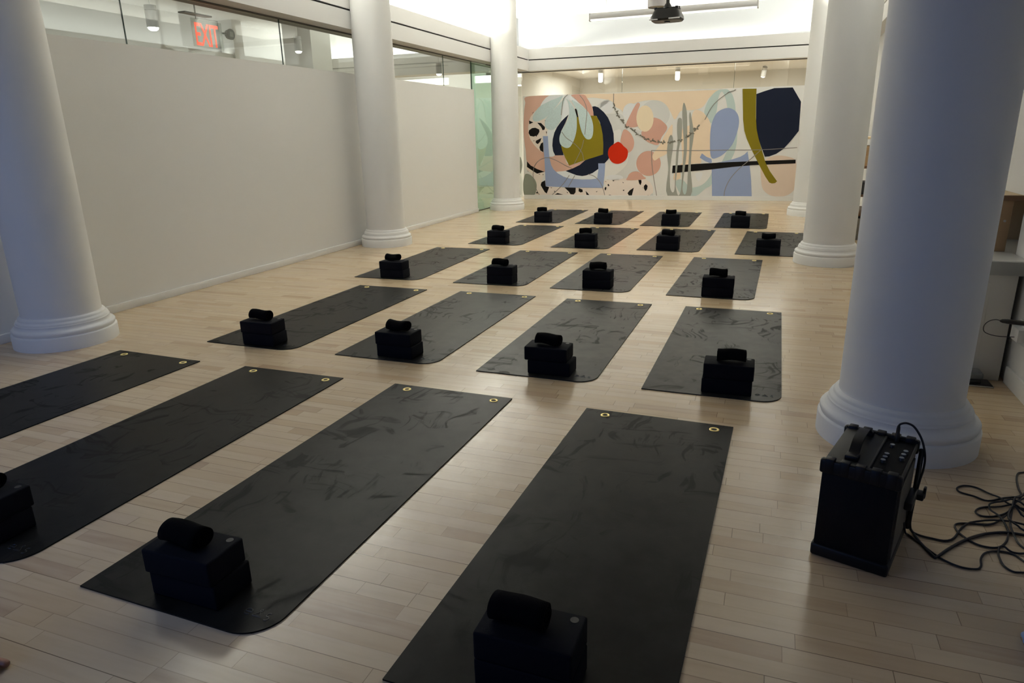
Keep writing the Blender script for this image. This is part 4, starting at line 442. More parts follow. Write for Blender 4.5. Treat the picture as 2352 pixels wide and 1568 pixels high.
#        front-left corner of the lower block on the floor, its heading, then shift and turn of the upper block, then roll shift and turn
blocks = {'1b': (-2.475, 1.190, 0, (.004, .006, .8), (0, 0, 6)), '1c': (-1.561, 1.180, .6, (-.006, -.006, .8), (-.012, .0, -3)), '1d': (-.556, 1.172, .5, (.0, .0, .6), (-.022, .004, -3)),
          '2a': (-3.055, 3.258, 1.5, (-.004, -.003, 1), (.0, .004, -2)), '2b': (-2.098, 3.291, -1.0, (-.004, -.004, .5), (.012, .0, -7)), '2c': (-1.150, 3.268, .5, (-.018, .0, .4), (.003, .0, -4)), '2d': (-.240, 3.256, 1.0, (.004, .002, .5), (.012, .0, 3)),
          '3a': (-3.308, 5.350, 0, (-.004, .0, -1), (.0, .0, -5)), '3b': (-2.252, 5.365, -.6, (.002, .0, 1), (-.012, .0, -4)), '3c': (-1.404, 5.391, 0, (.0, .002, 0), (.005, 0, 2)), '3d': (-.438, 5.345, 2, (.002, .0, 0), (.0, 0, 2)),
          '4a': (-3.120, 7.480, -1, (.004, .0, 0), (.0, 0, -4)), '4b': (-2.030, 7.435, 0, (-.002, .0, 0), (.0, 0, 5)), '4c': (-1.122, 7.470, 0, (.004, .0, 0), (.0, 0, 0)), '4d': (-.092, 7.418, 0, (.0, .0, 0), (.0, 0, 0)),
          '5a': (-3.216, 9.535, 0, (.0, .0, 0), (-.01, 0, -3)), '5b': (-2.318, 9.510, -1, (.006, .0, 0), (.0, 0, 2)), '5c': (-1.370, 9.515, 0, (.006, .0, 0), (.0, 0, -2)), '5d': (-.457, 9.496, -1, (.0, .0, 0), (.0, 0, 2))}
ROW = {'1': 'nearest row', '2': 'row two from the camera', '3': 'middle row', '4': 'row two from the mural', '5': 'farthest row'}
CP = {'a': 'leftmost', 'b': 'second from left', 'c': 'third from left', 'd': 'rightmost'}
MLAB = {'1a': 'plain dark mat beside the nearest left column, leftmost in the nearest row', '1b': 'dark mat of the nearest row with a block stack cut by the left edge',
        '1c': 'long black mat of the nearest row with the navy-black blocks at lower left', '1d': 'largest black mat, nearest row, running off the bottom edge beside the amplifier',
        '2c': 'heavily scuffed grey-black mat, third from left in the second row from the camera', '2d': 'scuffed mat with scribble-like scratches, rightmost in the second row from the camera',
        '4d': 'black mat partly hidden by the right-hand column, rightmost in the second row from the mural'}
def mat_bm():
    bm = bmesh.new(); rad = .105; out = [(0, 0)]
    for k in range(13):
        a = -math.pi / 2 + k / 12 * math.pi / 2; out.append((WM - rad + rad * math.cos(a), rad + rad * math.sin(a)))
    out += [(WM, LM), (0, LM)]
    bot = [bm.verts.new((x, y, .0004)) for x, y in out]; top = [bm.verts.new((x, y, .005)) for x, y in out]
    n = len(out); bm.faces.new(bot[::-1]); bm.faces.new(top)
    for i in range(n): bm.faces.new((bot[i], bot[(i + 1) % n], top[(i + 1) % n], top[i]))
    return bm
def ring_bm(ro, ri, z0, z1, n=28):
    bm = bmesh.new(); prof = [(ro, z0), (ro * .97, z0 + (z1 - z0) * .7), ((ro + ri) / 2, z1), (ri * 1.04, z0 + (z1 - z0) * .7), (ri, z0)]
    lathe(bm, prof, n, cap=False); return bm
proto = {}
def build_mat(mk, key):
    o_ = fin(mat_bm(), 'yoga_mat', MAT[mk]); tag(o_, 'x', 'yoga mat', 'yoga mats laid in rows')
    for px in (.103, .585):
        e = fin(ring_bm(.0215, .0118, .0048, .0076), 'eyelet', MAT['brass'], o_, True, loc=(px, LM - .056, 0)); e['label'] = 'brass ring eyelet'
        h_ = None
        bm = bmesh.new(); lathe(bm, [(.0117, .0053), (.0001, .0053)], 20, cap=False); fin(bm, 'eyelet_hole', MAT['dark'], e)
    # embossed maker's mark by the rounded corner: a looped stroke, a seated-figure shape and a hooked stroke
    bm = bmesh.new()
    def stroke(pts, r): tube(bm, [(x, y, .0050) for x, y in pts], r, 6)
    def arc(cx, cy, r, a0, a1, n=10): return [(cx + r * math.cos(math.radians(a0 + (a1 - a0) * i / n)), cy + r * math.sin(math.radians(a0 + (a1 - a0) * i / n))) for i in range(n + 1)]
    stroke([(-.010, 0)] + [(.010, 0)] + arc(0, 0, .011, 0, 310), .0016)
    stroke(arc(.034, .014, .004, 0, 360), .0014); stroke([(.020, -.010), (.034, .008), (.048, -.010), (.020, -.010)], .0016); stroke([(.026, -.006), (.042, -.006)], .0014)
    stroke(arc(.066, .005, .007, 60, 270) + arc(.066, -.008, .007, 90, -120), .0016)
    lg = fin(bm, 'logo', MAT['logod' if mk == 'm0' else 'logo'], o_, loc=(.550, .082, 0)); lg['label'] = 'grey embossed maker mark'
    return o_
WEAR = {'2b': 'm2', '2c': 'm1', '2d': 'm1', '3a': 'm2', '3b': 'm2', '3c': 'm1', '3d': 'm1', '4a': 'm2', '4b': 'm2', '4c': 'm2', '4d': 'm1', '5a': 'm2', '5b': 'm2', '5c': 'm2', '5d': 'm2'}
for key, (x, y, a) in mats.items():
    mk = WEAR.get(key, 'm0')
    o = build_mat(mk, key) if mk not in proto else copy_tree(proto[mk])
    proto.setdefault(mk, o); o.location = (x, y, 0); o.rotation_euler = (0, 0, a)
    o['label'] = MLAB.get(key, 'black rubber yoga mat, %s in the %s' % (CP[key[1]], ROW[key[0]]))
BL, BD, BH = .236, .140, .0755
def block_bm():
    bm = bmesh.new(); box(bm, -BL / 2, BL / 2, -BD / 2, BD / 2, 0, BH - .0005, .0065, 3); return bm
blk = roll = None
def roll_bm(seed):
    rr = random.Random(seed); bm = bmesh.new(); turns, n = 3.6, 150; L_ = .132; r0, r1 = .005, .0305
    th = .0066; ph = [rr.uniform(0, 6.28) for _ in range(4)]
    def pt(i, inner, xs):
        t = i / n; a = t * turns * 2 * math.pi; r = r0 + (r1 - r0) * t + (0 if inner else th * .8)
        r *= 1 + .03 * math.sin(2 * a + ph[0]) + .03 * math.sin(xs * 30 + ph[1]) * t
        x_ = xs * (1 + .035 * math.sin(a * 1.3 + ph[2]) * (abs(xs) / (L_ / 2)))
        sag = .004 * math.cos(xs * 40 + ph[3]) * t
        return Vector((x_, r * math.cos(a) * 1.08, r * math.sin(a) * .93 + sag))
    xs_ = [-L_ / 2 + L_ * j / 6 for j in range(7)]
    G = [[[bm.verts.new(pt(i, inn, x_)) for x_ in xs_] for i in range(n + 1)] for inn in (0, 1)]
    for g in G:
        for i in range(n):
            for j in range(6): bm.faces.new((g[i][j], g[i + 1][j], g[i + 1][j + 1], g[i][j + 1]))
    for i in range(n):
        for j in (0, 6): bm.faces.new((G[0][i][j], G[0][i + 1][j], G[1][i + 1][j], G[1][i][j]))
    for i in (0, n):
        for j in range(6): bm.faces.new((G[0][i][j], G[0][i][j + 1], G[1][i][j + 1], G[1][i][j]))
    zmin = min(v.co.z for v in bm.verts)
    for v in bm.verts: v.co.z -= zmin
    return bm
def rot(v, a): return Vector((v[0] * math.cos(a) - v[1] * math.sin(a), v[0] * math.sin(a) + v[1] * math.cos(a)))
def where(k): return 'nearest row, cut by left edge' if k == '1b' else '%s, %s' % (ROW[k[0]], CP[k[1]])
def make_block():
    o_ = fin(block_bm(), 'yoga_block', MAT['foam'], smooth=True, angle=50)
    bm = bmesh.new(); lathe(bm, [(.0105, BH - .0008), (.0103, BH + .0001), (.0001, BH + .0001)], 24, cap=False)
    g = fin(bm, 'badge', MAT['badge'], o_, loc=(BL / 2 - .026, BD / 2 - .024, 0)); g['label'] = 'round grey badge'
    return o_
rolls = []
for key, (fx, fy, deg, up, ro) in blocks.items():
    a = mats[key][2] + math.radians(deg)
    cpos = Vector((fx, fy)) + rot((BL / 2, BD / 2), a)
    for lvl in (0, 1):
        if blk is None: blk = o = make_block()
        else: o = copy_tree(blk)
        if lvl == 0: p2, aa = cpos, a
        else: p2 = cpos + rot((up[0], up[1]), a); aa = a + math.radians(up[2]); ptop, atop = p2, aa
        o.location = (p2.x, p2.y, .0051 + lvl * BH); o.rotation_euler = (0, 0, aa)
        tag(o, ('upper' if lvl else 'lower') + ' foam block of the stack, ' + where(key), 'yoga block', 'foam yoga blocks stacked in pairs')
    if len(rolls) < 4: o = fin(roll_bm(len(rolls) + 3), 'rolled_cloth', MAT['cloth'], smooth=True); rolls.append(o)
    else: o = rolls[(ord(key[0]) + ord(key[1])) % 4].copy(); COL.objects.link(o)
    p3 = ptop + rot((ro[0] - .004, ro[1] - .002), atop)
    o.location = (p3.x, p3.y, .0051 + 2 * BH + .0002); o.rotation_euler = (0, 0, atop + math.radians(ro[2]))
    tag(o, 'rolled black cloth topping the blocks, ' + where(key), 'rolled cloth', 'rolled black cloths on the block stacks')

# ------------------------------------------------------------------ amplifier
AW, AD, AH = .208, .302, .322
amp = thing('amplifier', 'small black portable amplifier with knobs on top, before the nearest right column', 'amplifier', (.205, 1.990, 0), math.radians(-17.5))
bm = bmesh.new(); box(bm, .004, AW - .004, .004, AD - .004, .006, AH - .012, .006)
fin(bm, 'cabinet', MAT['ampb'], amp, True, 40)
bm = bmesh.new(); box(bm, -.002, AW + .002, -.002, AD + .002, 0, .040, .008, 3); fin(bm, 'bottom_guard', MAT['guard'], amp, True, 40)
def edge_guard(y0, y1, name):
    bm = bmesh.new(); box(bm, -.003, AW + .003, y0, y1, AH - .046, AH - .002, .007, 3)
    for k in range(5): box(bm, .010 + k * .0405, .036 + k * .0405, y0 - .0015, y1 + .0015, AH - .044, AH + .0025, .003, 2)
    fin(bm, name, MAT['guard'], amp, True, 40)
edge_guard(-.003, .020, 'front_guard'); edge_guard(AD - .020, AD + .003, 'rear_guard')
bm = bmesh.new(); box(bm, .006, .120, .018, AD - .018, AH - .014, AH - .006, .002); fin(bm, 'top_panel', MAT['ampg'], amp, True, 40)
bm = bmesh.new(); prof = smooth_path([(.070, .058, AH - .004), (.070, .075, AH + .004), (.070, .11, AH + .026), (.070, .16, AH + .032), (.070, .21, AH + .026), (.070, .25, AH + .004), (.070, .265, AH - .004)], 5)
top = []; 
for p in prof: top.append([bm.verts.new((p.x + dx_, p.y, p.z + dz_)) for dx_, dz_ in ((-.014, 0), (.014, 0), (.014, .007), (-.014, .007))])
for A_, B_ in zip(top, top[1:]):
    for k in range(4): bm.faces.new((A_[k], A_[(k + 1) % 4], B_[(k + 1) % 4], B_[k]))
bm.faces.new(top[0][::-1]); bm.faces.new(top[-1])
box(bm, .052, .088, .040, .076, AH - .008, AH + .008, .003); box(bm, .052, .088, .248, .270, AH - .008, AH + .008, .003)
hd = fin(bm, 'handle', MAT['guard'], amp, True, 40)
bm = bmesh.new(); box(bm, .122, .204, .018, AD - .018, AH - .030, AH - .020, .001); box(bm, .118, .124, .018, AD - .018, AH - .030, AH - .006, .001); box(bm, .202, .207, .018, AD - .018, AH - .030, AH - .010, .001)
cp = fin(bm, 'control_panel', MAT['ampg'], amp, True, 40)
for kx, ky in ((.147, .221), (.145, .146), (.1445, .121), (.144, .096), (.187, .194), (.1855, .167), (.185, .139)):
    bm = bmesh.new(); lathe(bm, [(.0085, AH - .021), (.0075, AH - .004), (.0068, AH - .003)], 20, kx, ky); kn = fin(bm, 'knob', MAT['blackp'], cp, True, 40)
    bm = bmesh.new(); lathe(bm, [(.0066, AH - .0031), (.0062, AH - .0022), (.0001, AH - .0022)], 20, kx, ky, cap=False); fin(bm, 'knob', MAT['knobcap'], cp); COL.objects[-1].name = 'knob_cap'
bm = bmesh.new()
for x0_, x1_, y0_, y1_ in ((.1635, .1680, .050, .130), (.1635, .1700, .140, .205), (.1980, .2010, .060, .135), (.2000, .2040, .165, .195)): box(bm, x0_, x1_, y0_, y1_, AH - .0205, AH - .0185)
fin(bm, 'legend_strip', mat('light_grey_print', (.16, .16, .17), .5), cp)
bm = bmesh.new(); box(bm, AW - .004, AW + .0005, .030, AD - .035, .045, AH - .050, .001); fin(bm, 'side_panel', mat('grey_side_plate', (.07, .068, .06), .5, var=.4, vscale=30), amp)
bm = bmesh.new(); box(bm, AW, AW + .022, .150, .265, .150, .176, .004); box(bm, AW + .012, AW + .040, .235, .275, .150, .170, .004); box(bm, AW + .034, AW + .042, .255, .275, .150, .186, .003); fin(bm, 'side_bracket', MAT['blackp'], amp, True, 40)
bm = bmesh.new(); tube(bm, [(AW + .010, AD - .022, AH - .030), (AW + .012, AD - .024, .30), (AW + .012, AD - .028, .18), (AW + .010, AD - .030, .10), (AW + .006, AD - .030, .03)], .0075, 10); fin(bm, 'side_rod', MAT['blackp'], amp, True)
bm = bmesh.new(); lathe(bm, [(.0075, AH - .022), (.0075, AH + .012), (.0055, AH + .018), (.0055, AH + .030), (.0042, AH + .040)], 16, .150, .272); fin(bm, 'jack_plug', MAT['blackp'], amp, True, 40)
# cables
cablist = dict(
 A=[(.51, 2.235), (.525, 2.157), (.55, 2.085), (.56, 2.084), (.60, 2.14), (.662, 2.213), (.72, 2.263), (.757, 2.285), (.791, 2.298), (.837, 2.299), (.92, 2.28), (1.02, 2.22), (1.12, 2.0), (1.13, 1.4)],
 B=[(.498, 2.193), (.534, 2.134), (.56, 2.092), (.585, 2.066), (.618, 2.05), (.654, 2.054), (.67, 2.074), (.68, 2.117), (.701, 2.155), (.736, 2.176), (.774, 2.173), (.794, 2.14), (.82, 2.08), (.87, 2.05), (.95, 2.08), (1.06, 2.05), (1.10, 1.8), (1.09, 1.35)])
loop = [(1.12, 2.95), (1.02, 2.82), (.97, 2.781), (.947, 2.764), (.927, 2.706), (.913, 2.63), (.909, 2.59), (.891, 2.567), (.847, 2.544), (.79, 2.505), (.753, 2.526), (.715, 2.543), (.713, 2.573), (.741, 2.6), (.779, 2.595), (.815, 2.55), (.845, 2.507), (.887, 2.481), (.96, 2.46), (1.02, 2.52), (.99, 2.62), (.93, 2.60), (.917, 2.588),
        (.874, 2.516), (.836, 2.448), (.792, 2.403), (.749, 2.387), (.732, 2.402), (.74, 2.428), (.764, 2.452), (.801, 2.466), (.854, 2.478), (.881, 2.46), (.96, 2.40), (1.05, 2.45), (1.04, 2.56), (.96, 2.58), (.904, 2.543),
        (.863, 2.489), (.841, 2.442), (.791, 2.373), (.749, 2.333), (.702, 2.325), (.663, 2.312), (.648, 2.289), (.653, 2.248), (.676, 2.208), (.703, 2.191), (.741, 2.197), (.771, 2.233), (.795, 2.296), (.8, 2.347), (.787, 2.409), (.779, 2.445), (.79, 2.476), (.815, 2.497), (.842, 2.496), (.885, 2.472), (.97, 2.42), (1.06, 2.50), (1.02, 2.64), (.95, 2.63), (.909, 2.561),
        (.862, 2.496), (.836, 2.425), (.812, 2.344), (.806, 2.272), (.815, 2.219), (.86, 2.16), (.93, 2.14), (.97, 2.19), (.90, 2.23), (.84, 2.20), (.806, 2.184), (.776, 2.183), (.756, 2.199), (.742, 2.185), (.733, 2.15), (.732, 2.101), (.748, 2.074), (.777, 2.078), (.86, 2.10), (.96, 2.16), (1.03, 2.27), (1.0, 2.38), (.93, 2.40), (.87, 2.418),
        (.846, 2.436), (.83, 2.423), (.813, 2.373), (.819, 2.346), (.845, 2.326), (.92, 2.28), (1.02, 2.30), (1.10, 2.10), (1.12, 1.5)]
def floor_cable(name, pts, r, label, start=None, bumps=0):
    P = [(x, y, r + .0006) for x, y in pts]
    sp = smooth_path(P, 5)
    if bumps:
        # lift the cord where it crosses itself
        for i, p in enumerate(sp):
            for j in range(0, max(0, i - 12)):
                d = (Vector((sp[j].x, sp[j].y)) - Vector((p.x, p.y))).length
                if d < .022: p.z = max(p.z, sp[j].z + 2.2 * r * (1 - (d / .022) ** 2) ** .5 if d < .022 else p.z)
        for _ in range(2):
            zs = [p.z for p in sp]
            for i in range(1, len(sp) - 1): sp[i].z = max(zs[i], (zs[i - 1] + zs[i + 1]) / 2)
    if start: sp = smooth_path([*start, sp[0]], 6)[:-1] + sp
    bm = bmesh.new(); tube(bm, sp, r, 8); o_ = fin(bm, name, MAT['cable'], smooth=True); return tag(o_, label, 'cable', 'black cables on the floor by the amplifier')
floor_cable('power_cable', cablist['A'], .0042, 'thick black cable from the amplifier, kinked on the floor then running right', [(.478, 2.168, .10), (.500, 2.215, .03)])
floor_cable('audio_cable', cablist['B'], .0030, 'thin black cable from the amplifier, snaking in front of the coiled cord', [(.472, 2.140, .07), (.487, 2.172, .02)])
floor_cable('coiled_cable', loop, .0031, 'black cord lying in a loose tangle of loops at the right edge', None, 1)
bm = bmesh.new(); tube(bm, smooth_path([(.4305, 2.204, .358), (.430, 2.203, .364), (.435, 2.2, .372), (.450, 2.198, .376), (.469, 2.194, .368), (.489, 2.188, .340), (.502, 2.185, .306), (.509, 2.184, .271), (.509, 2.184, .234), (.505, 2.184, .200), (.500, 2.180, .150), (.497, 2.178, .09), (.500, 2.185, .04), (.516, 2.20, .008), (.56, 2.19, .004), (.62, 2.20, .004), (.70, 2.33, .004), (.85, 2.36, .010), (1.0, 2.2, .004)], 6), .0033, 8)
tag(fin(bm, 'microphone_cable', MAT['cable'], smooth=True), 'black cable arching out of the top of the amplifier and down its side', 'cable', 'black cables on the floor by the amplifier')

# ------------------------------------------------------------------ ceiling fixtures
t = thing('projector', 'black ceiling projector hanging on a pole above the mats', 'projector', (-1.18, 8.0, 2.36), math.radians(-5))
bm = bmesh.new(); vs = []
for z, hx, hy in ((0, .150, .12), (.018, .165, .135), (.045, .162, .130), (.105, .130, .105), (.115, .118, .095)):
    n = 32; ring = []
    for k in range(n):
        a = 2 * math.pi * k / n; c_, s_ = math.cos(a), math.sin(a); e = .45
        ring.append(bm.verts.new((hx * math.copysign(abs(c_) ** e, c_), hy * math.copysign(abs(s_) ** e, s_), z)))
    vs.append(ring)
for A_, B_ in zip(vs, vs[1:]):
    for k in range(32): bm.faces.new((A_[k], A_[(k + 1) % 32], B_[(k + 1) % 32], B_[k]))
bm.faces.new(vs[0][::-1]); bm.faces.new(vs[-1]); fin(bm, 'housing', MAT['blackp'], t, True, 40)
bm = bmesh.new(); box(bm, -.160, -.070, -.139, -.129, .004, .016, .003); box(bm, .045, .160, -.139, -.129, .004, .018, .003); fin(bm, 'light_trim', mat('white_trim_strip', (.8, .8, .8), .3), t, True, 40)
bm = bmesh.new(); lathe(bm, [(.030, -.012), (.034, 0), (.030, .002)], 24); fin(bm, 'projector_lens', MAT['lens'], t, True, 40)
bm = bmesh.new(); box(bm, -.125, -.03, -.06, .06, .112, .130, .004); box(bm, .03, .125, -.06, .06, .112, .130, .004); box(bm, -.13, .13, -.012, .012, .118, .140, .003)
for sx in (-1, 1): box(bm, sx * .11 - .015, sx * .11 + .015, -.075, -.045, .11, .135, .003)
fin(bm, 'mount_arms', MAT['blackp'], t, True, 40)
bm = bmesh.new(); lathe(bm, [(.045, .128), (.045, .140), (.030, .165), (.020, .180), (.018, .240), (.018, ZC - 2.36 - .02), (.06, ZC - 2.36 - .02), (.06, ZC - 2.36 - .0005)], 24); fin(bm, 'mount_pole', MAT['blackp'], t, True, 40)
t = thing('linear_pendant', 'long thin white tube light hung level behind the projector', 'pendant light', (-1.35, 9.4, 2.66), math.radians(-.6))
bm = bmesh.new(); tube(bm, [(-1.02, 0, .022), (1.02, 0, .022)], .040, 24); fin(bm, 'tube_body', mat('white_tube', (.85, .85, .84), .5), t, True, 40)
boxo('lower_lens', emit('frosted_lens', (1, 1, .96), .95), -1.02, 1.02, -.022, .022, -.030, -.012, .004, t)
for x_ in (-1.03, 1.03): boxo('end_cap', MAT['trim'], x_ - .008, x_ + .008, -.036, .036, -.032, .060, .004, t)
for x_ in (-.82, .82):
    bm = bmesh.new(); tube(bm, [(x_, 0, .06), (x_, 0, ZC - 2.66 - .0005)], .0022, 6); fin(bm, 'suspension_wire', MAT['steel'], t)
t = thing('cylinder_pendant', 'short white cylinder fixture hanging just left of the projector pole', 'pendant light', (-1.34, 8.35, 2.56))
bm = bmesh.new(); lathe(bm, [(.100, .0), (.112, .0), (.112, ZC - 2.56 - .0005)], 40, cap=False); fin(bm, 'shade', mat('white_cylinder', (.74, .71, .70), .5), t, True, 60)
bm = bmesh.new(); lathe(bm, [(.106, .012), (.0001, .012)], 40, cap=False); fin(bm, 'diffuser', mat('beige_diffuser', (.46, .43, .33), .6), t)

# ------------------------------------------------------------------ lamps behind the glass, exit sign
def downlight(x, y, z, r, h, zc, label, on=1.0, tilt=0, group='cylinder downlights beyond the left glass'):
    t = thing('downlight', label, 'ceiling light', (x, y, z), 0, group)
    bm = bmesh.new(); lathe(bm, [(r * .93, 0), (r, 0), (r, h), (r * .9, h), (r * .9, h + .01), (r, h + .012), (r, h + h * .35)], 32, cap=False); lathe(bm, [(r, h + h * .35), (.0001, h + h * .35)], 32, cap=False)
    sh = fin(bm, 'shade', MAT['grey'], t, True, 40)
    if zc > z + h * 1.4:
        bm = bmesh.new(); tube(bm, [(0, 0, h * 1.3), (0, 0, zc - z - .0005)], .006, 8); fin(bm, 'stem', MAT['trim'], t)
    bm = bmesh.new(); lathe(bm, [(r * .93, .004), (r * .80, -r * .28), (r * .5, -r * .48), (.0001, -r * .55)], 32, cap=False); ds = fin(bm, 'lamp_face', MAT['lamp'], t)
    if tilt: sh.rotation_euler = ds.rotation_euler = (tilt, 0, .3)
    l = bpy.data.lights.new('downlight_lamp', 'SPOT'); l.energy = 25 * on; l.spot_size = 1.6; l.spot_blend = .5; l.color = (1, .94, .82); l.shadow_soft_size = r
    lo = bpy.data.objects.new('downlight_lamp', l); COL.objects.link(lo); lo.location = (0, 0, -.02); lo.parent = t
    return t
downlight(-7.45, 7.18, 2.62, .070, .19, ZC, 'cylinder downlight left of the exit sign, behind the glass')
downlight(-8.02, 10.86, 2.726, .062, .18, ZC, 'cylinder downlight right of the exit sign, left of the middle column')
downlight(-5.66, 11.61, 2.293, .052, .13, ZC, 'small cylinder downlight behind the glass right of the middle left column')
downlight(-5.0, 12.3, 2.20, .045, .10, ZC, 'small lamp seen through the green glass door', .3, group='lamps seen through the glass door')
GB = 'downlights above the mural'
downlight(-3.72, 15.72, 2.335, .052, .17, 2.58, 'leftmost bright downlight in the glass strip above the mural', group=GB)
downlight(-2.13, 16.32, 2.345, .052, .17, 2.58, 'middle cylinder downlight in the glass strip above the mural', group=GB)
downlight(-.36, 17.0, 2.37, .052, .15, 2.58, 'tilted bright downlight in the glass strip above the dark mural shape', tilt=.5, group=GB)
t = thing('exit_sign', 'red EXIT sign with a round lamp on its arm behind the left glass', 'exit sign', (-4.955, 5.24, 2.06))
boxo('sign_panel', MAT['sign'], -.012, -.002, -.03, .34, .0, .235, .003, t)
cu = bpy.data.curves.new('exit_lettering', 'FONT'); cu.body = 'EXIT'; cu.size = .262; cu.extrude = .001; cu.space_character = .93; cu.offset = .002
tx = bpy.data.objects.new('exit_lettering', cu); COL.objects.link(tx)
dg = bpy.context.evaluated_depsgraph_get(); me = bpy.data.meshes.new_from_object(tx.evaluated_get(dg)); bpy.data.objects.remove(tx)
xs_ = [v.co.x for v in me.vertices]; ys_ = [v.co.y for v in me.vertices]; wx, wy = max(xs_) - min(xs_), max(ys_) - min(ys_)
for v in me.vertices:
    x_, y_, z_ = v.co; v.co = Vector((.0008 + z_, (x_ - min(xs_)) / wx * .285, (y_ - min(ys_)) / wy * .190))
tx = link('exit_lettering', me, MAT['red'], t, (0, 0, .012)); tx['label'] = 'red glowing letters EXIT'
boxo('mounting_plate', MAT['grey'], -.05, .03, -.12, .20, .262, .275, .002, t)
bm = bmesh.new(); tube(bm, [(-.01, .04, .232), (-.01, .04, ZC - 2.06 - .0005)], .006, 8); fin(bm, 'stem', MAT['trim'], t)
bm = bmesh.new(); tube(bm, [(-.006, .34, .150), (-.006, .40, .150)], .008, 8); tube(bm, [(.018, .44, .150), (.010, .44, .150), (-.03, .44, .150)], [.046, .050, .040], 28); fin(bm, 'emergency_lamp', MAT['grey'], t, True, 40)
boxo('lamp_lens', MAT['trim'], .0185, .0200, .418, .462, .128, .172, .0005, t)

# ------------------------------------------------------------------ right side: cabinet, counter, shelf, outlet
YC = 3.87
t = thing('base_cabinet', 'white cabinet under the grey-edged counter, right of the nearest right column', 'cabinet', (0, 0, 0))
boxo('cabinet_body', MAT['cab'], .88, 1.160, YC, 4.95, .001, .540, .002, t)
boxo('end_panel', MAT['cab'], .90, 1.05, YC - .006, YC, .12, .50, .001, t)
c = thing('countertop', 'white countertop with thick grey front edge on the white cabinet', 'countertop')
bm = bmesh.new(); box(bm, .86, 1.186, YC - .015, 5.05, .5405, .611); box(bm, 1.186, 1.485, 4.085, 5.05, .5405, .611); fin(bm, 'slab', MAT['counter'], c); boxo('front_edge', MAT['cedge'], .86, 1.185, YC - .019, YC - .0155, .5405, .606, .001, c)
s = thing('wooden_shelf_box', 'open plywood shelf box with pale top standing on the countertop', 'shelf unit')
boxo('top_board', MAT['woodl'], .90, 1.188, 4.14, 5.0, .876, .8985, .001, s); boxo('top_board', MAT['woodl'], 1.188, 1.485, 4.14, 5.0, .876, .8975, .001, s); boxo('top_edge', MAT['woodd'], .90, 1.485, 4.128, 4.1395, .872, .897, .001, s)
boxo('leg_panel', MAT['wood'], .98, 1.160, 4.150, 4.172, .6115, .8755, .001, s); boxo('back_board', MAT['woodl'], .90, 1.485, 4.62, 4.64, .6115, .8755, .001, s)
boxo('bracket', MAT['woodd'], 1.078, 1.100, 4.132, 4.1495, .70, .8715, .002, s)
bm = bmesh.new(); tube(bm, [(1.135, 4.146, .768), (1.135, 4.1505, .768)], .006, 14); fin(bm, 'screw', MAT['steel'], s, True, 40)
o = thing('wall_outlet', 'white plug socket low on the right wall', 'power outlet', (XR, 3.72, .285)); boxo('face_plate', MAT['plaster'], -.008, -.0005, -.10, .10, -.055, .055, .003, o); boxo('plug', MAT['plaster'], -.040, -.008, -.02, .085, -.035, .028, .004, o)
boxo('socket', MAT['grey'], -.009, -.0078, -.075, -.045, -.03, .03, .0005, o)
tg = thing('power_adapter', 'black stick-shaped adapter with a thin looped wire beside the outlet', 'power adapter')
bm = bmesh.new(); tube(bm, [(1.045, 3.62, .372), (1.055, 3.62, .372), (1.075, 3.62, .371), (1.175, 3.62, .365)], [.004, .009, .011, .011], 16); fin(bm, 'adapter_body', MAT['blackp'], tg, True, 40)
bm = bmesh.new(); tube(bm, smooth_path([(1.050, 3.62, .3725), (1.030, 3.63, .374), (1.008, 3.64, .362), (.998, 3.66, .335), (1.010, 3.69, .300), (1.045, 3.72, .278), (1.090, 3.735, .268), (1.150, 3.74, .268)], 6), .0019, 8); fin(bm, 'wire', MAT['cable'], tg, True)
tg = thing('electronic_device', 'flat grey and black device on the floor against the white cabinet', 'device', (0, 0, 0))
boxo('tray', MAT['blackp'], .88, 1.108, 3.745, 3.85, .0005, .010, .003, tg); boxo('casing', MAT['device'], .88, 1.066, 3.760, 3.855, .030, .066, .012, tg, 4); boxo('lower_shell', MAT['blackp'], .88, 1.060, 3.765, 3.85, .0102, .030, .004, tg)
boxo('metal_rim', MAT['steel'], .88, 1.110, 3.741, 3.7452, .002, .008, .001, tg)
# shelving glimpsed between the two right columns
SY = 8.68
t = thing('shelving_unit', 'wooden shelving glimpsed in the gap between the two right columns', 'shelf unit')
for z0_, z1_, mm in ((.276, .301, 'woodd'), (.490, .515, 'woodd'), (.800, .828, 'woodd'), (1.115, 1.135, 'woodl')): boxo('shelf_board', MAT[mm], .86, 1.184, SY, SY + .9, z0_, z1_, .001, t)
for x_ in (.862, 1.15):
    for y_ in (SY + .02, SY + .85): boxo('post', MAT['wood'], x_, x_ + .03, y_, y_ + .03, .001, 1.115, .001, t)
tag(boxo('storage_bag', MAT['stone'], .90, 1.148, SY + .012, SY + .5, .001, .255, .02), 'dark mottled bag on the floor under the shelving between the right columns', 'bag')
tag(boxo('wooden_box', MAT['wood'], .895, 1.14, SY + .01, SY + .5, .829, .935, .004), 'lower brown wooden box on the shelving between the right columns', 'box', 'boxes on the shelving')
tag(boxo('wooden_box', MAT['wood'], .895, 1.14, SY + .01, SY + .5, .9355, 1.04, .004), 'upper brown wooden box on the shelving between the right columns', 'box', 'boxes on the shelving')
tag(boxo('black_case', MAT['blackp'], .895, 1.14, SY + .01, SY + .5, .5155, .64, .006), 'black case on the middle shelf between the right columns', 'case')

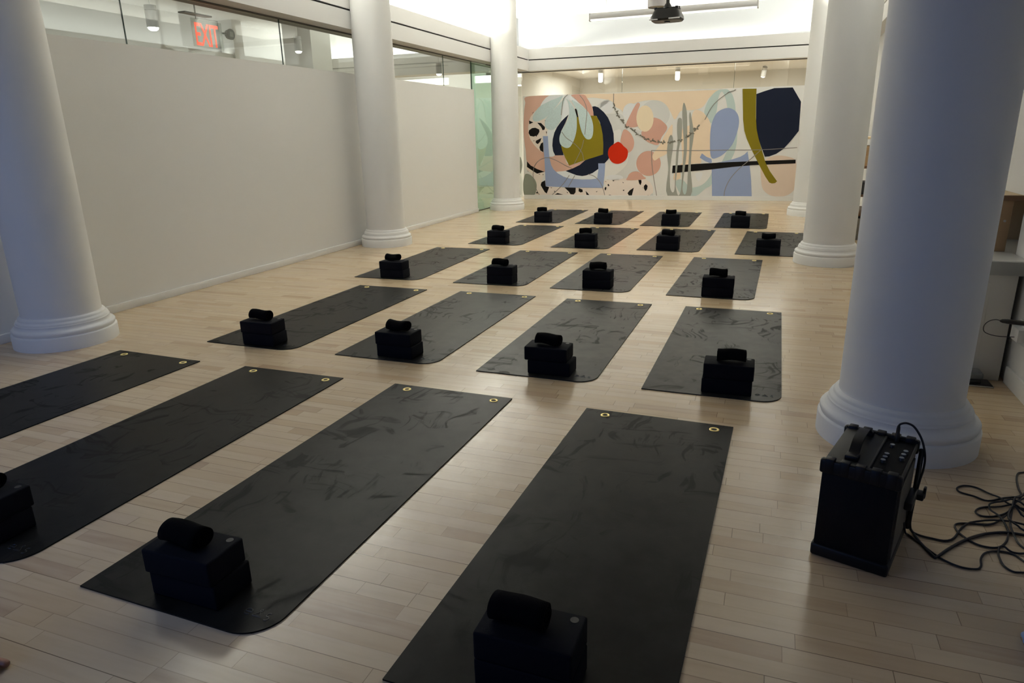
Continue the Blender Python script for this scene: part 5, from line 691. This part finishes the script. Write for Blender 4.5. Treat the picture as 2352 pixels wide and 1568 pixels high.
# ------------------------------------------------------------------ cut-off things at the picture edges
bm = bmesh.new(); rr = random.Random(2); bmesh.ops.create_icosphere(bm, subdivisions=4, radius=1)
for v in bm.verts:
    n_ = v.co.copy(); k_ = 1 + .10 * math.sin(n_.x * 7 + 1) * math.cos(n_.y * 6) + .05 * math.sin(n_.z * 11 + n_.x * 5)
    v.co = Vector((n_.x * .055 * k_, n_.y * .050 * k_, max(0, n_.z * .030 * k_ + .018)))
tag(fin(bm, 'crumpled_cloth', MAT['blue'], smooth=True, loc=(.738, 1.752, .0005)), 'pale blue crumpled cloth on the floor, cut by the right edge', 'cloth')
pt_ = thing('person', 'bare toe of a person standing just outside the lower left corner', 'person', (-1.655, .818, 0), math.radians(8))
bm = bmesh.new()
def blob(x, y, z, a, b, c_, s=3):
    r = bmesh.ops.create_icosphere(bm, subdivisions=s, radius=1)
    for v in r['verts']: v.co = Vector((x + v.co.x * a, y + v.co.y * b, z + v.co.z * c_))
bm.free()
def skin_mesh(name, verts, edges, m, parent, sub=2):
    me = bpy.data.meshes.new(name); me.from_pydata([v[:3] for v in verts], edges, []); o_ = link(name, me, m, parent)
    sk = o_.modifiers.new('skin', 'SKIN'); ly = me.skin_vertices[0].data
    for i, v in enumerate(verts): ly[i].radius = (v[3], v[4] if len(v) > 4 else v[3]); ly[i].use_root = (i == 0)
    ss = o_.modifiers.new('sub', 'SUBSURF'); ss.levels = ss.render_levels = sub
    for p in me.polygons: p.use_smooth = True
    sk.use_smooth_shade = True; return o_
V = [(-.215, 0, .075, .040, .042), (-.255, 0, .032, .032, .030), (-.16, .0, .055, .038, .030), (-.10, .002, .034, .042, .022), (-.065, .004, .024, .044, .016), (-.225, 0, .16, .034, .036)]
E_ = [(0, 1), (0, 2), (2, 3), (3, 4), (0, 5)]
toes = [(.030, -.012, .0125, .014), (.010, -.018, .0095, .010), (-.006, -.024, .0090, .0095), (-.021, -.034, .0085, .009), (-.036, -.046, .0080, .0085)]
for ty, tx_, r_, rz_ in toes:
    k_ = len(V); V.append((-.058, ty * .9, .018, r_, r_)); V.append((-.030 + tx_ * .6, ty, .014, r_, r_)); V.append((tx_ * .9, ty * 1.02, .012, r_ * .85, r_ * .8)); E_ += [(4, k_), (k_, k_ + 1), (k_ + 1, k_ + 2)]
skin_mesh('body', V, E_, MAT['skin'], pt_)
bm = bmesh.new(); tube(bm, smooth_path([(-.225, 0, .13), (-.225, 0, .25), (-.22, 0, .40), (-.215, 0, .50), (-.21, 0, .62), (-.20, 0, .80)], 4), [.046 + .030 * min(1, i / 12) for i in range(21)], 20); fin(bm, 'legging', MAT['legging'], pt_, True, 60)
